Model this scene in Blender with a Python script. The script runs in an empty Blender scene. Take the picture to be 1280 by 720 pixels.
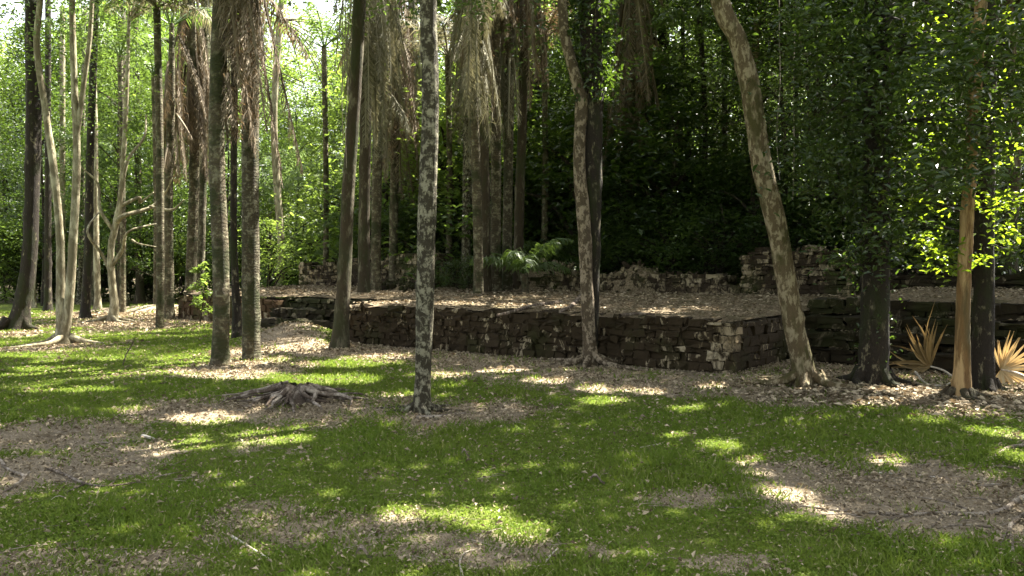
import bpy, math, random
import numpy as np
from mathutils import Vector

rng = np.random.default_rng(7)
random.seed(7)
sc = bpy.context.scene
COL = sc.collection
PI = math.pi
SUN_EL, SUN_AZ = 56.0, 50.0          # degrees; azimuth measured from +Y towards +X
KXY = 1.0 / math.tan(math.radians(SUN_EL))
SX, SY = math.sin(math.radians(SUN_AZ)) * KXY, math.cos(math.radians(SUN_AZ)) * KXY
CAMZ, F, PITCH = 1.6, 1000.0, math.atan(22 / 1000.0)

# ------------------------------------------------------------------ geometry helpers
def ray(px, py):
    x = (px - 640) / F; y = 1.0; z = (360 - py) / F
    c, s = math.cos(PITCH), math.sin(PITCH)
    return x, y * c + z * s, -y * s + z * c
def at(px, py, z=0.0):
    x, y, zz = ray(px, py); t = (z - CAMZ) / zz
    return np.array([x * t, y * t, z])
def atD(px, py, D):
    x, y, zz = ray(px, py); t = D / y
    return np.array([x * t, D, CAMZ + zz * t])
def pix_np(x, y, z):
    c, s = math.cos(PITCH), math.sin(PITCH)
    zz = z - CAMZ; d = y * c - zz * s; u = y * s + zz * c
    d = np.maximum(d, 0.01)
    return 640 + F * x / d, 360 - F * u / d

def hash2(ix, iy, seed=0):
    h = (ix * 374761393 + iy * 668265263 + seed * 974711) & 0xFFFFFFFF
    h = ((h ^ (h >> 13)) * 1274126177) & 0xFFFFFFFF
    return ((h ^ (h >> 16)) & 0xFFFF) / 65535.0
def noise2(x, y, seed=0):
    x = np.asarray(x, float); y = np.asarray(y, float)
    ix = np.floor(x).astype(np.int64); iy = np.floor(y).astype(np.int64)
    fx = x - ix; fy = y - iy
    fx = fx * fx * (3 - 2 * fx); fy = fy * fy * (3 - 2 * fy)
    a = hash2(ix, iy, seed); b = hash2(ix + 1, iy, seed); c = hash2(ix, iy + 1, seed); d = hash2(ix + 1, iy + 1, seed)
    return (a * (1 - fx) + b * fx) * (1 - fy) + (c * (1 - fx) + d * fx) * fy
def fbm(x, y, seed=0, o=4):
    s = 0; a = .5; t = 0
    for i in range(o):
        s = s + a * noise2(x * 2 ** i, y * 2 ** i, seed + i * 17); t += a; a *= .5
    return s / t
def sstep(a, b, x):
    t = np.clip((x - a) / (b - a), 0, 1); return t * t * (3 - 2 * t)

class MB:
    def __init__(self): self.v = []; self.f = []; self.n = 0
    def add(self, v, f):
        v = np.asarray(v, float).reshape(-1, 3); f = np.asarray(f, np.int64)
        self.v.append(v); self.f.append(f + self.n); self.n += len(v)
    def mesh(self, name, smooth=False):
        me = bpy.data.meshes.new(name)
        V = np.concatenate(self.v).astype(np.float32)
        loops = np.concatenate([f.ravel() for f in self.f]).astype(np.int32)
        tot = np.concatenate([np.full(len(f), f.shape[1]) for f in self.f]).astype(np.int32)
        st = np.concatenate([[0], np.cumsum(tot)[:-1]]).astype(np.int32)
        me.vertices.add(len(V)); me.vertices.foreach_set('co', V.ravel())
        me.loops.add(len(loops)); me.loops.foreach_set('vertex_index', loops)
        me.polygons.add(len(tot)); me.polygons.foreach_set('loop_start', st); me.polygons.foreach_set('loop_total', tot)
        me.update(calc_edges=True)
        me.polygons.foreach_set('use_smooth', np.full(len(tot), smooth, dtype=bool))
        return me
    def build(self, name, mat, parent=None, smooth=False, origin=None):
        o = None
        if origin is not None:
            og = np.array(origin, float); self.v = [v - og for v in self.v]
        me = self.mesh(name, smooth); me.materials.append(mat)
        o = bpy.data.objects.new(name, me); COL.objects.link(o)
        if parent: o.parent = parent
        if origin is not None: o.location = origin
        return o
def tag(o, label=None, cat=None, group=None, kind=None):
    if label: o['label'] = label
    if cat: o['category'] = cat
    if group: o['group'] = group
    if kind or cat: o['kind'] = kind or 'thing'
    return o
def empty(name, loc, rz=0):
    o = bpy.data.objects.new(name, None); COL.objects.link(o); o.location = loc; o.rotation_euler = (0, 0, rz)
    o.empty_display_size = .2
    return o

def catmull(P, n):
    P = np.asarray(P, float)
    if len(P) < 3:
        t = np.linspace(0, 1, n)[:, None]; return P[0] * (1 - t) + P[-1] * t
    Q = np.vstack([2 * P[0] - P[1], P, 2 * P[-1] - P[-2]])
    out = []
    m = len(P) - 1
    for u in np.linspace(0, m - 1e-6, n):
        i = int(u); t = u - i
        p0, p1, p2, p3 = Q[i], Q[i + 1], Q[i + 2], Q[i + 3]
        out.append(.5 * ((2 * p1) + (-p0 + p2) * t + (2 * p0 - 5 * p1 + 4 * p2 - p3) * t * t + (-p0 + 3 * p1 - 3 * p2 + p3) * t ** 3))
    return np.array(out)
def tube(mb, P, R, n=10, sides=8, rough=0.0, seed=0, flare=None, cap=True):
    """P control points, R radii at the control points"""
    P = np.asarray(P, float); R = np.asarray(R, float)
    C = catmull(P, n); rad = np.interp(np.linspace(0, 1, n), np.linspace(0, 1, len(R)), R)
    T = np.gradient(C, axis=0); T /= (np.linalg.norm(T, axis=1)[:, None] + 1e-9)
    ref = np.array([0, 0, 1.]) if abs(T[:, 2]).mean() < .7 else np.array([1., 0, 0])
    A = np.cross(T, ref); A /= (np.linalg.norm(A, axis=1)[:, None] + 1e-9); B = np.cross(T, A)
    th = np.linspace(0, 2 * PI, sides, endpoint=False)
    arc = np.concatenate([[0], np.cumsum(np.linalg.norm(np.diff(C, axis=0), axis=1))])
    r = rad[:, None] * np.ones(sides)[None, :]
    if rough > 0:
        rr = fbm(arc[:, None] / (rad.mean() * 2.2 + .02) + 0 * th[None], (np.cos(th) * 1.5 + 2 * np.sin(th * 1) + 9)[None] + 0 * arc[:, None], seed)
        rr2 = fbm(arc[:, None] / (rad.mean() * 9 + .02) + 0 * th[None], (np.cos(th - .8) + 5)[None] + 0 * arc[:, None], seed + 31)
        r = r * (1 + rough * (rr - .5) * 2 + rough * 1.3 * (rr2 - .5))
        for kq in range(int(arc[-1] / 1.6) if rad.mean() > .05 else 0):
            ka, kh = hash2(np.int64(kq), np.int64(seed)) * 6.28, hash2(np.int64(kq + 50), np.int64(seed)) * arc[-1]
            r = r * (1 + .22 * np.exp(-((arc - kh) / (rad.mean() * .6))[:, None] ** 2 - (1 - np.cos(th - ka))[None] * 5))
    if flare:   # (lobes, amount, height)
        k, amt, h = flare
        ph = seed * 1.3
        lob = .45 + .55 * np.cos(k * th + ph)[None, :] + .25 * np.cos((k + 2) * th + ph * 2)[None, :]
        r = r * (1 + amt * np.clip(lob, 0, 2) * np.exp(-arc / h)[:, None])
    V = C[:, None, :] + A[:, None, :] * (np.cos(th)[None, :, None] * r[..., None]) + B[:, None, :] * (np.sin(th)[None, :, None] * r[..., None])
    V = V.reshape(-1, 3)
    i = np.arange(n - 1)[:, None] * sides; j = np.arange(sides)[None, :]; j2 = (j + 1) % sides
    Fq = np.stack([i + j, i + j2, i + sides + j2, i + sides + j], -1).reshape(-1, 4)
    mb.add(V, Fq)
    if cap:
        mb.add(V[-sides:], np.arange(sides)[None, :])
    return C

def leaves(mb, P, size, up=.6, aspect=.45, fold=.25, six=False, down=0.0):
    """P (N,3) leaf centres, size scalar or array: each leaf a small folded blade of its own"""
    P = np.asarray(P, float); N = len(P)
    if N == 0: return
    s = np.broadcast_to(size, (N,)) * rng.uniform(.65, 1.3, N)
    nrm = rng.normal(0, 1, (N, 3)); nrm /= np.linalg.norm(nrm, axis=1)[:, None]; nrm[:, 2] = np.abs(nrm[:, 2])
    nrm = nrm * (1 - up) + np.array([0, 0, 1.]) * up; nrm /= np.linalg.norm(nrm, axis=1)[:, None]
    d = rng.normal(0, 1, (N, 3)); d[:, 2] -= down; d -= nrm * (d * nrm).sum(1)[:, None]; d /= np.linalg.norm(d, axis=1)[:, None]
    w = np.cross(nrm, d)
    L = d * s[:, None]; W = w * (s * aspect)[:, None]; U = nrm * (s * aspect * fold)[:, None]
    if six:
        V = np.stack([P - L * .5, P - L * .2 + W * .42 + U, P + L * .2 + W * .38 + U, P + L * .5 - U * .6,
                      P + L * .2 - W * .38 + U, P - L * .2 - W * .42 + U], 1)
        b = np.arange(N)[:, None] * 6
        mb.add(V.reshape(-1, 3), np.concatenate([b + np.array([[0, 1, 2, 3]]), b + np.array([[0, 3, 4, 5]])], 0))
    else:
        V = np.stack([P - L * .5, P + W * .5 + U, P + L * .5, P - W * .5 + U], 1)
        b = np.arange(N)[:, None] * 4
        mb.add(V.reshape(-1, 3), np.concatenate([b + np.array([[0, 1, 2]]), b + np.array([[0, 2, 3]])], 0))

def frond(mb, base, az, elev, length, droop, nl=34, ll=.55, hang=.35, lw=.03, rr=.018):
    """pinnate palm frond: rachis plus two ranks of leaflets"""
    n = 14
    t = np.linspace(0, 1, n)
    el = elev - droop * t ** 1.4
    step = length / (n - 1)
    dx = np.cos(el) * math.cos(az); dy = np.cos(el) * math.sin(az); dz = np.sin(el)
    C = np.array(base) + np.concatenate([[[0, 0, 0]], np.cumsum(np.stack([dx, dy, dz], 1)[:-1] * step, 0)])
    tube(mb, C, [rr * 1.6, rr, rr * .35], n=n, sides=4, cap=False)
    k = np.linspace(.14, .99, nl)
    Q = np.stack([np.interp(k, t, C[:, i]) for i in range(3)], 1)
    T = np.stack([np.interp(k, t, g) for g in np.gradient(C, axis=0).T], 1); T /= np.linalg.norm(T, axis=1)[:, None]
    side = np.array([-math.sin(az), math.cos(az), 0.])
    for sg in (-1, 1):
        L = ll * np.sin(PI * (k * .88 + .1)) ** .6 * rng.uniform(.8, 1.15, nl)
        d = side * sg + T * rng.uniform(.2, .8, (nl, 1)) + rng.normal(0, .25, (nl, 3)); d /= np.linalg.norm(d, axis=1)[:, None]
        g = np.array([0, 0, -1.])
        d1 = d * (1 - hang * .6) + g * hang * .6; d2 = d * (1 - hang) * .6 + g * (hang + .25)
        d1 /= np.linalg.norm(d1, axis=1)[:, None]; d2 /= np.linalg.norm(d2, axis=1)[:, None]
        d1 += rng.normal(0, .09, (nl, 3)); d2 += rng.normal(0, .16, (nl, 3)); d2 /= np.linalg.norm(d2, axis=1)[:, None]
        w = np.cross(d1, T) * .4 + T; w /= np.linalg.norm(w, axis=1)[:, None]; w = w * lw * .5
        M = Q + d1 * (L * .5)[:, None]; E = M + d2 * (L * .5)[:, None]
        V = np.stack([Q - w * .5, Q + w * .5, M + w, M - w, E], 1)
        b = np.arange(nl)[:, None] * 5
        mb.add(V.reshape(-1, 3), b + np.array([[0, 1, 2, 3]]))
        mb.f.append(b + np.array([[3, 2, 4]]) + mb.n - nl * 5)

def boxblock(mb, c, u, v, w, L, H, D, jit=.012, inset=.012):
    """one rough stone: centre of its front-bottom edge c, u along, w up, v inwards"""
    u, v, w = map(np.asarray, (u, v, w)); j = lambda: rng.normal(0, jit, 3)
    P = []
    for dd, ins in ((0, inset), (inset * 1.3, 0), (D, 0)):
        for a, b in ((0, 0), (1, 0), (1, 1), (0, 1)):
            P.append(c + u * (a * L + (ins if a == 0 else -ins)) + w * (b * H + (ins if b == 0 else -ins)) + v * dd + j())
    Fc = [[0, 1, 2, 3], [8, 11, 10, 9]]
    for k in (0, 4):
        for a in range(4):
            b = (a + 1) % 4; Fc.append([k + a, k + 4 + a, k + 4 + b, k + b])
    mb.add(P, Fc)
def masonry(mb, o, u, v, length, height, depth=.25, ch=.13, bl=(.16, .42), jit=.012, out=.02, top=None, miss=0.0):
    o, u, v = map(lambda a: np.asarray(a, float), (o, u, v)); z = 0
    W = np.array([0, 0, 1.])
    while z < height - .02:
        h = ch * rng.uniform(.75, 1.3)
        if z + h > height - ch * .4: h = height - z
        x = -rng.uniform(0, .1)
        while x < length:
            l = rng.uniform(*bl); l = min(l, length - x + rng.uniform(0, .04))
            hh = height if top is None else top(x + l / 2)
            if l > .04 and z + h * .6 < hh and rng.random() > miss:
                boxblock(mb, o + u * x + W * z - v * rng.uniform(-out, out), u, v, W, l - .006, h - .006, depth * rng.uniform(.8, 1.1), jit)
            x += l
        z += h
def stone(mb, c, r, sq=.7):
    """an irregular rounded stone"""
    n, m = 5, 8
    th = np.linspace(0, PI, n + 2)[1:-1]; ph = np.linspace(0, 2 * PI, m, endpoint=False)
    S = np.array([[math.sin(a) * math.cos(b), math.sin(a) * math.sin(b), math.cos(a)] for a in th for b in ph])
    S = np.vstack([[0, 0, 1.], S, [0, 0, -1.]])
    S = np.sign(S) * np.abs(S) ** sq
    S *= (1 + rng.normal(0, .09, (len(S), 1)))
    A = rng.normal(0, 1, (3, 3)); Qm, _ = np.linalg.qr(A)
    S = (S * np.array(r) * rng.uniform(.75, 1.2, 3)) @ (Qm * .35 + np.eye(3) * .65)
    Fq = []
    for i in range(n - 1):
        for j in range(m):
            a = 1 + i * m + j; b = 1 + i * m + (j + 1) % m; Fq.append([a, a + m, b + m, b])
    Ft = [[0, 1 + j, 1 + (j + 1) % m] for j in range(m)] + [[len(S) - 1, 1 + (n - 1) * m + (j + 1) % m, 1 + (n - 1) * m + j] for j in range(m)]
    mb.add(S + np.asarray(c), Fq); mb.f.append(np.array(Ft) + mb.n - len(S))

# ------------------------------------------------------------------ materials
def newmat(name):
    m = bpy.data.materials.new(name); m.use_nodes = True
    nt = m.node_tree; nt.nodes.clear()
    return m, nt
def N(nt, t, **kw):
    n = nt.nodes.new(t)
    for k, v in kw.items():
        if k in n.inputs.keys(): n.inputs[k].default_value = v
        else: setattr(n, k, v)
    return n
def ramp(nt, fac, stops):
    r = nt.nodes.new('ShaderNodeValToRGB'); e = r.color_ramp.elements
    while len(e) < len(stops): e.new(.5)
    for i, (p, c) in enumerate(stops):
        e[i].position = p; e[i].color = (*c, 1) if len(c) == 3 else c
    nt.links.new(fac, r.inputs[0]); return r.outputs[0]
def mapped(nt, scale=(1, 1, 1), coord='Object'):
    tc = N(nt, 'ShaderNodeTexCoord'); mp = N(nt, 'ShaderNodeMapping'); mp.inputs['Scale'].default_value = scale
    nt.links.new(tc.outputs[coord], mp.inputs[0]); return mp.outputs[0]
def nz(nt, vec, scale, detail=5, rough=.6, dist=0):
    n = N(nt, 'ShaderNodeTexNoise'); n.inputs['Scale'].default_value = scale; n.inputs['Detail'].default_value = detail
    n.inputs['Roughness'].default_value = rough; n.inputs['Distortion'].default_value = dist
    nt.links.new(vec, n.inputs['Vector']); return n.outputs['Fac']
def mix(nt, f, a, b, mode='MIX'):
    m = N(nt, 'ShaderNodeMix', data_type='RGBA', blend_type=mode)
    for s, x in ((0, f), (6, a), (7, b)):
        if isinstance(x, (int, float)): m.inputs[s].default_value = x
        elif isinstance(x, tuple): m.inputs[s].default_value = (*x, 1)
        else: nt.links.new(x, m.inputs[s])
    return m.outputs[2]
def principled(nt, col, rough=.9, bump=None, bs=.5, bd=.02, spec=.25):
    p = N(nt, 'ShaderNodeBsdfPrincipled'); out = N(nt, 'ShaderNodeOutputMaterial')
    p.inputs['Roughness'].default_value = rough; p.inputs['Specular IOR Level'].default_value = spec
    if isinstance(col, tuple): p.inputs['Base Color'].default_value = (*col, 1)
    else: nt.links.new(col, p.inputs['Base Color'])
    if bump is not None:
        b = N(nt, 'ShaderNodeBump'); b.inputs['Strength'].default_value = bs; b.inputs['Distance'].default_value = bd
        nt.links.new(bump, b.inputs['Height']); nt.links.new(b.outputs[0], p.inputs['Normal'])
    nt.links.new(p.outputs[0], out.inputs[0]); return p
def leafmat(name, c1, c2, tr, tw=.45, gloss=.35, rough=.45):
    m, nt = newmat(name)
    g = N(nt, 'ShaderNodeNewGeometry')
    col = mix(nt, g.outputs['Random Per Island'], c1, c2)
    p = N(nt, 'ShaderNodeBsdfPrincipled'); nt.links.new(col, p.inputs['Base Color'])
    p.inputs['Roughness'].default_value = rough; p.inputs['Specular IOR Level'].default_value = gloss
    t = N(nt, 'ShaderNodeBsdfTranslucent')
    tc = mix(nt, g.outputs['Random Per Island'], tr, tuple(x * .7 for x in tr)); nt.links.new(tc, t.inputs[0])
    mx = N(nt, 'ShaderNodeMixShader'); mx.inputs[0].default_value = tw
    nt.links.new(p.outputs[0], mx.inputs[1]); nt.links.new(t.outputs[0], mx.inputs[2])
    o = N(nt, 'ShaderNodeOutputMaterial'); nt.links.new(mx.outputs[0], o.inputs[0])
    return m
def turf(m):
    nt = m.node_tree; p = [n for n in nt.nodes if n.type == 'BSDF_PRINCIPLED'][0]; lk = p.inputs['Base Color'].links[0]; src = lk.from_socket
    g = N(nt, 'ShaderNodeNewGeometry'); v = mapped(nt); a = nz(nt, v, .9, 4); b = nz(nt, v, 3.5, 4)
    col = mix(nt, ramp(nt, a, [(.42, (0, 0, 0)), (.62, (.35, .35, .35))]), src, (.14, .15, .035))
    col = mix(nt, ramp(nt, b, [(.45, (0, 0, 0)), (.7, (.5, .5, .5))]), col, (.05, .095, .012))
    col = mix(nt, ramp(nt, g.outputs['Random Per Island'], [(.92, (0, 0, 0)), (.95, (1, 1, 1))]), col, (.30, .27, .13))
    nt.links.new(col, p.inputs['Base Color'])
def bark(name, dark, mid, light, lo=.52, hi=.6, sc_=6, stretch=.5, rings=0, moss=None, bd=.02):
    m, nt = newmat(name)
    v = mapped(nt, (1, 1, stretch))
    a = nz(nt, v, sc_, 6, .65, .3); b = nz(nt, v, sc_ * 5, 5, .7); c = nz(nt, v, sc_ * .35, 3)
    base = mix(nt, b, dark, mid)
    fin = nz(nt, v, sc_ * 2.3, 8, .75)
    av = N(nt, 'ShaderNodeMath', operation='MULTIPLY_ADD'); nt.links.new(fin, av.inputs[0]); av.inputs[1].default_value = .55; nt.links.new(a, av.inputs[2])
    aa_ = N(nt, 'ShaderNodeMath', operation='SUBTRACT'); nt.links.new(av.outputs[0], aa_.inputs[0]); aa_.inputs[1].default_value = .275; a = aa_.outputs[0]
    col = mix(nt, ramp(nt, a, [(lo, (0, 0, 0)), (hi, (1, 1, 1))]), base, light)
    if moss:
        col = mix(nt, ramp(nt, c, [(.5, (0, 0, 0)), (.62, (1, 1, 1))]), col, moss)
    h = N(nt, 'ShaderNodeMath', operation='ADD'); nt.links.new(b, h.inputs[0]); nt.links.new(a, h.inputs[1]); hh = h.outputs[0]
    if rings:
        w = N(nt, 'ShaderNodeTexWave', wave_type='BANDS', bands_direction='Z'); w.inputs['Scale'].default_value = rings
        w.inputs['Distortion'].default_value = 9; w.inputs['Detail'].default_value = 3
        nt.links.new(mapped(nt), w.inputs['Vector'])
        col = mix(nt, ramp(nt, w.outputs['Fac'], [(0, (.3, .3, .3)), (.3, (0, 0, 0))]), col, dark)
        h2 = N(nt, 'ShaderNodeMath', operation='MULTIPLY_ADD'); nt.links.new(w.outputs['Fac'], h2.inputs[0]); h2.inputs[1].default_value = .22; nt.links.new(hh, h2.inputs[2]); hh = h2.outputs[0]
    principled(nt, col, .92, hh, 1.0, bd * 1.8)
    return m

M = {}
M['leaf'] = leafmat('leaf_green', (.030, .056, .014), (.065, .095, .028), (.16, .25, .035), .45)
M['leaf_dark'] = leafmat('leaf_dark_green', (.014, .028, .007), (.034, .054, .014), (.10, .17, .015), .35, .5, .35)  # dark leaf tone; in the forest rows it also stands in for shade
M['leaf_lime'] = leafmat('leaf_lime', (.06, .10, .02), (.13, .17, .04), (.30, .42, .06), .5)
M['leaf_pale'] = leafmat('leaf_pale_green', (.10, .14, .07), (.15, .19, .09), (.25, .36, .10), .45)
M['palm_green'] = leafmat('palm_frond_green', (.045, .08, .025), (.08, .11, .03), (.18, .28, .04), .4, .4)
M['palm_dead'] = leafmat('palm_frond_dead', (.05, .04, .026), (.27, .22, .155), (.22, .14, .07), .25, .15, .8)
M['palm_grey'] = leafmat('palm_frond_grey', (.07, .065, .035), (.34, .32, .23), (.20, .18, .09), .3, .15, .8)
M['palm_straw'] = leafmat('palm_frond_straw', (.42, .30, .14), (.62, .50, .30), (.40, .26, .10), .25, .2, .7)
M['palm_fan_dull'] = leafmat('palm_fan_dull', (.10, .07, .028), (.26, .19, .085), (.2, .13, .05), .2, .2, .7)
M['leaf_lime2'] = leafmat('leaf_fresh', (.045, .075, .012), (.10, .14, .02), (.30, .42, .02), .55, .5, .35)
M['grass'] = leafmat('grass_blade', (.052, .092, .010), (.165, .225, .035), (.20, .28, .03), .4, .12, .75)
M['litter'] = leafmat('dry_leaf', (.05, .034, .018), (.46, .38, .26), (.22, .15, .08), .12, .15, .85)
M['bark_lichen'] = bark('bark_lichen', (0.014, 0.012, 0.007), (0.072, 0.059, 0.034), (0.272, 0.251, 0.172), .48, .60, 13, .8)
M['bark_pale'] = bark('bark_pale', (0.089, 0.072, 0.042), (0.184, 0.158, 0.097), (0.314, 0.288, 0.194), .46, .62, 6, .4, bd=.01)
M['bark_lean'] = bark('bark_lean', (0.043, 0.031, 0.014), (0.170, 0.123, 0.064), (0.289, 0.238, 0.145), .47, .56, 13, .45, moss=(0.064, 0.055, 0.017))
M['bark_fork'] = bark('bark_fork', (0.030, 0.022, 0.013), (0.128, 0.094, 0.056), (0.270, 0.217, 0.150), .49, .56, 11, .6)
M['bark_dark'] = bark('bark_dark', (.008, .006, .004), (.035, .026, .017), (.15, .13, .08), .58, .66, 9, .45, moss=(.022, .024, .008))
M['bark_orange'] = bark('bark_orange', (.045, .022, .008), (.22, .125, .045), (.33, .22, .10), .46, .60, 8, .16, moss=(.07, .055, .022), bd=.01)
M['bark_brown'] = bark('bark_brown', (0.017, 0.013, 0.007), (0.071, 0.053, 0.030), (0.132, 0.117, 0.075), .54, .64, 6, .35, moss=(.035, .038, .014))
M['bark_palm'] = bark('bark_palm', (0.030, 0.024, 0.014), (0.120, 0.096, 0.056), (0.203, 0.187, 0.117), .5, .62, 7, 1.0, rings=4.5, moss=(.035, .038, .014))
M['bark_palm_moss'] = bark('bark_palm_moss', (0.022, 0.019, 0.011), (0.094, 0.076, 0.043), (0.177, 0.165, 0.108), .5, .6, 8, .9, rings=5.5, moss=(.035, .038, .014))
M['root'] = bark('root_grey', (.07, .055, .04), (.22, .17, .125), (.40, .34, .27), .45, .62, 7, 1)
M['stump'] = bark('stump_weathered', (.03, .022, .016), (.15, .11, .08), (.30, .25, .20), .5, .62, 8, .4)
M['stick'] = bark('stick_bleached', (.25, .21, .16), (.42, .37, .30), (.55, .50, .43), .45, .6, 12, 1, bd=.003)
M['vine'] = bark('vine_grey', (.08, .07, .05), (.18, .16, .12), (.25, .22, .17), .5, .6, 12, .5, bd=.003)

def stonemat(name, lo, hi, moss=.6, stain=(.02, .016, .008), mosscol=(.045, .05, .014), tone=1.0):
    m, nt = newmat(name)
    g = N(nt, 'ShaderNodeNewGeometry'); v = mapped(nt, (1, 1, .6))
    a = nz(nt, v, 4.2, 9, .76, .9); b = nz(nt, v, 16, 7, .75); c = nz(nt, v, .9, 4)
    st = mix(nt, g.outputs['Random Per Island'], (.26 * tone, .19 * tone, .10 * tone), (.46 * tone, .39 * tone, .26 * tone))
    st = mix(nt, b, (.12, .09, .05), st)
    add = N(nt, 'ShaderNodeMath', operation='MULTIPLY_ADD'); nt.links.new(g.outputs['Random Per Island'], add.inputs[0]); add.inputs[1].default_value = .16
    nt.links.new(a, add.inputs[2])
    f = ramp(nt, add.outputs[0], [(lo, (0, 0, 0)), (hi, (1, 1, 1))])
    dk = mix(nt, b, stain, tuple(x * 3.2 for x in stain))
    dk = mix(nt, ramp(nt, c, [(moss - .07, (0, 0, 0)), (moss + .05, (1, 1, 1))]), dk, mosscol)
    col = mix(nt, f, dk, st)
    principled(nt, col, .95, b, .9, .03, .15)
    return m
M['stone_front'] = stonemat('stone_front', .66, .72, .58, stain=(.015, .0105, .0055), mosscol=(.026, .025, .008), tone=.9)
M['stone_corner'] = stonemat('stone_corner', .56, .66, .60, stain=(.014, .010, .005))
M['stone_step'] = stonemat('stone_step', .66, .80, .54, stain=(.010, .0075, .004), mosscol=(.022, .023, .007), tone=.6)
M['stone_brown'] = stonemat('stone_brown', .64, .72, .6, stain=(.03, .018, .009))
M['stone_upper'] = stonemat('stone_upper', .58, .70, .55, stain=(.014, .010, .006), mosscol=(.03, .032, .01))

m, nt = newmat('litter_floor')
v = mapped(nt, coord='Object')
a = nz(nt, v, 1.2, 5, .6); b = nz(nt, v, 22, 6, .7); c = nz(nt, v, 70, 3, .7)
col = mix(nt, ramp(nt, b, [(.35, (.07, .05, .03)), (.5, (.2, .15, .095)), (.68, (.36, .29, .2))]), (.17, .125, .08), (.12, .10, .055))
col = ramp(nt, b, [(.32, (.05, .038, .022)), (.5, (.17, .13, .08)), (.68, (.32, .26, .18))])
col = mix(nt, ramp(nt, a, [(.52, (0, 0, 0)), (.66, (.6, .6, .6))]), col, (.07, .065, .022))
hh = N(nt, 'ShaderNodeMath', operation='ADD'); nt.links.new(b, hh.inputs[0]); nt.links.new(c, hh.inputs[1])
principled(nt, col, .95, hh.outputs[0], .8, .04, .1); M['floor'] = m

m, nt = newmat('ground_soil')
v = mapped(nt, coord='Object')
at_ = N(nt, 'ShaderNodeAttribute', attribute_name='dirt')
b = nz(nt, v, 9, 7, .75); c = nz(nt, v, 45, 4, .7); a = nz(nt, v, .7, 4); d = nz(nt, v, 2.6, 5, .65)
mm = N(nt, 'ShaderNodeMath', operation='MULTIPLY_ADD'); nt.links.new(b, mm.inputs[0]); mm.inputs[1].default_value = .9; nt.links.new(at_.outputs['Fac'], mm.inputs[2])
fac = ramp(nt, mm.outputs[0], [(.78, (0, 0, 0)), (1.0, (1, 1, 1))])
green = mix(nt, c, (.05, .07, .010), (.12, .15, .025))
green = mix(nt, ramp(nt, d, [(.5, (0, 0, 0)), (.7, (.5, .5, .5))]), green, (.10, .085, .04))
dirt = ramp(nt, c, [(.3, (.08, .060, .036)), (.5, (.24, .195, .135)), (.7, (.42, .36, .27))])
dirt = mix(nt, a, dirt, (.19, .15, .10))
col = mix(nt, fac, green, dirt)
hh = N(nt, 'ShaderNodeMath', operation='ADD'); nt.links.new(b, hh.inputs[0]); nt.links.new(c, hh.inputs[1])
principled(nt, col, .95, hh.outputs[0], .7, .035, .1); M['ground'] = m

# ------------------------------------------------------------------ layout of the ruin
U = np.array([.79, -.613, 0]); U /= np.linalg.norm(U); Vv = np.array([-U[1], U[0], 0])    # along the front, inwards
B0 = at(916, 470); B0[2] = 0
A_LEN = 9.0; REC = 2.3; HT = .83
def tw(x, y):
    dx = x - B0[0]; dy = y - B0[1]
    return dx * U[0] + dy * U[1], dx * Vv[0] + dy * Vv[1]
def TW(t, w, z=0.0): p = B0 + U * t + Vv * w; return np.array([p[0], p[1], z])
TL = -19.9                       # left end of the platform
def floor_z(t, w):
    return HT + .17 * sstep(1.0, 8.0, w) + .05 * (fbm(t * .9, w * .9, 5) - .5) + .22 * sstep(-.2, 1.5, t) * sstep(2.3, 4.2, w)
def ground_z(x, y):
    t, w = tw(x, y)
    base = .10 * (fbm(x * .22, y * .22, 3) - .5) + .03 * (fbm(x * 1.3, y * 1.3, 9) - .5)
    back = sstep(7.6, 9.4, w) * sstep(TL - 3, TL + 1, t)
    z = base * (1 - back) + back * (1.05 + .5 * sstep(9, 16, w) + .3 * (fbm(x * .4, y * .4, 4) - .5))
    bank = np.exp(-(((x + 13.5) / 3.2) ** 2 + ((y - 31) / 3.0) ** 2)) * .28 * sstep(3.1, 4.5, w)
    # soil heaped at the foot of the left stair
    mnd = at(352, 432)
    heap = np.exp(-(((x - mnd[0]) / .9) ** 2 + ((y - mnd[1] - 1.1) / 1.0) ** 2)) * .42
    pit = at(62, 541)
    hole = -np.exp(-(((x - pit[0]) / .22) ** 2 + ((y - pit[1]) / .3) ** 2)) * .16 + np.exp(-(((x - pit[0]) / .5) ** 2 + ((y - pit[1]-.2) / .45) ** 2)) * .07
    return z + bank + heap + hole

def ell(px, py, rx, ry):
    c = at(px, py); a = at(px + rx, py); t = at(px, py - ry); b = at(px, py + ry)
    return (c[0], (t[1] + b[1]) / 2, abs(a[0] - c[0]), max(.12, abs(t[1] - b[1]) / 2), math.atan2(0, 1))
DIRT = [ell(*e) for e in [
    (400, 510, 200, 20), (620, 512, 75, 16), (230, 515, 110, 16), (70, 545, 120, 22), (40, 590, 130, 32), (150, 570, 80, 20),
    (300, 462, 90, 13), (330, 440, 70, 20), (200, 402, 130, 12), (420, 440, 110, 9), (560, 450, 110, 8), (700, 468, 110, 16), (860, 484, 140, 14),
    (1000, 495, 150, 16), (1200, 502, 170, 22), (1120, 622, 165, 52), (1240, 640, 130, 72), (1030, 600, 80, 26), (640, 462, 140, 14), (800, 482, 130, 12), (560, 520, 110, 16), (75, 435, 70, 8), (20, 418, 40, 5),
    (140, 405, 50, 6)]]
WEAK = [ell(*e) for e in [(430, 660, 130, 30), (60, 712, 200, 20), (850, 620, 60, 14), (600, 690, 120, 25), (330, 640, 90, 22), (900, 700, 80, 15)]]
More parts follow.
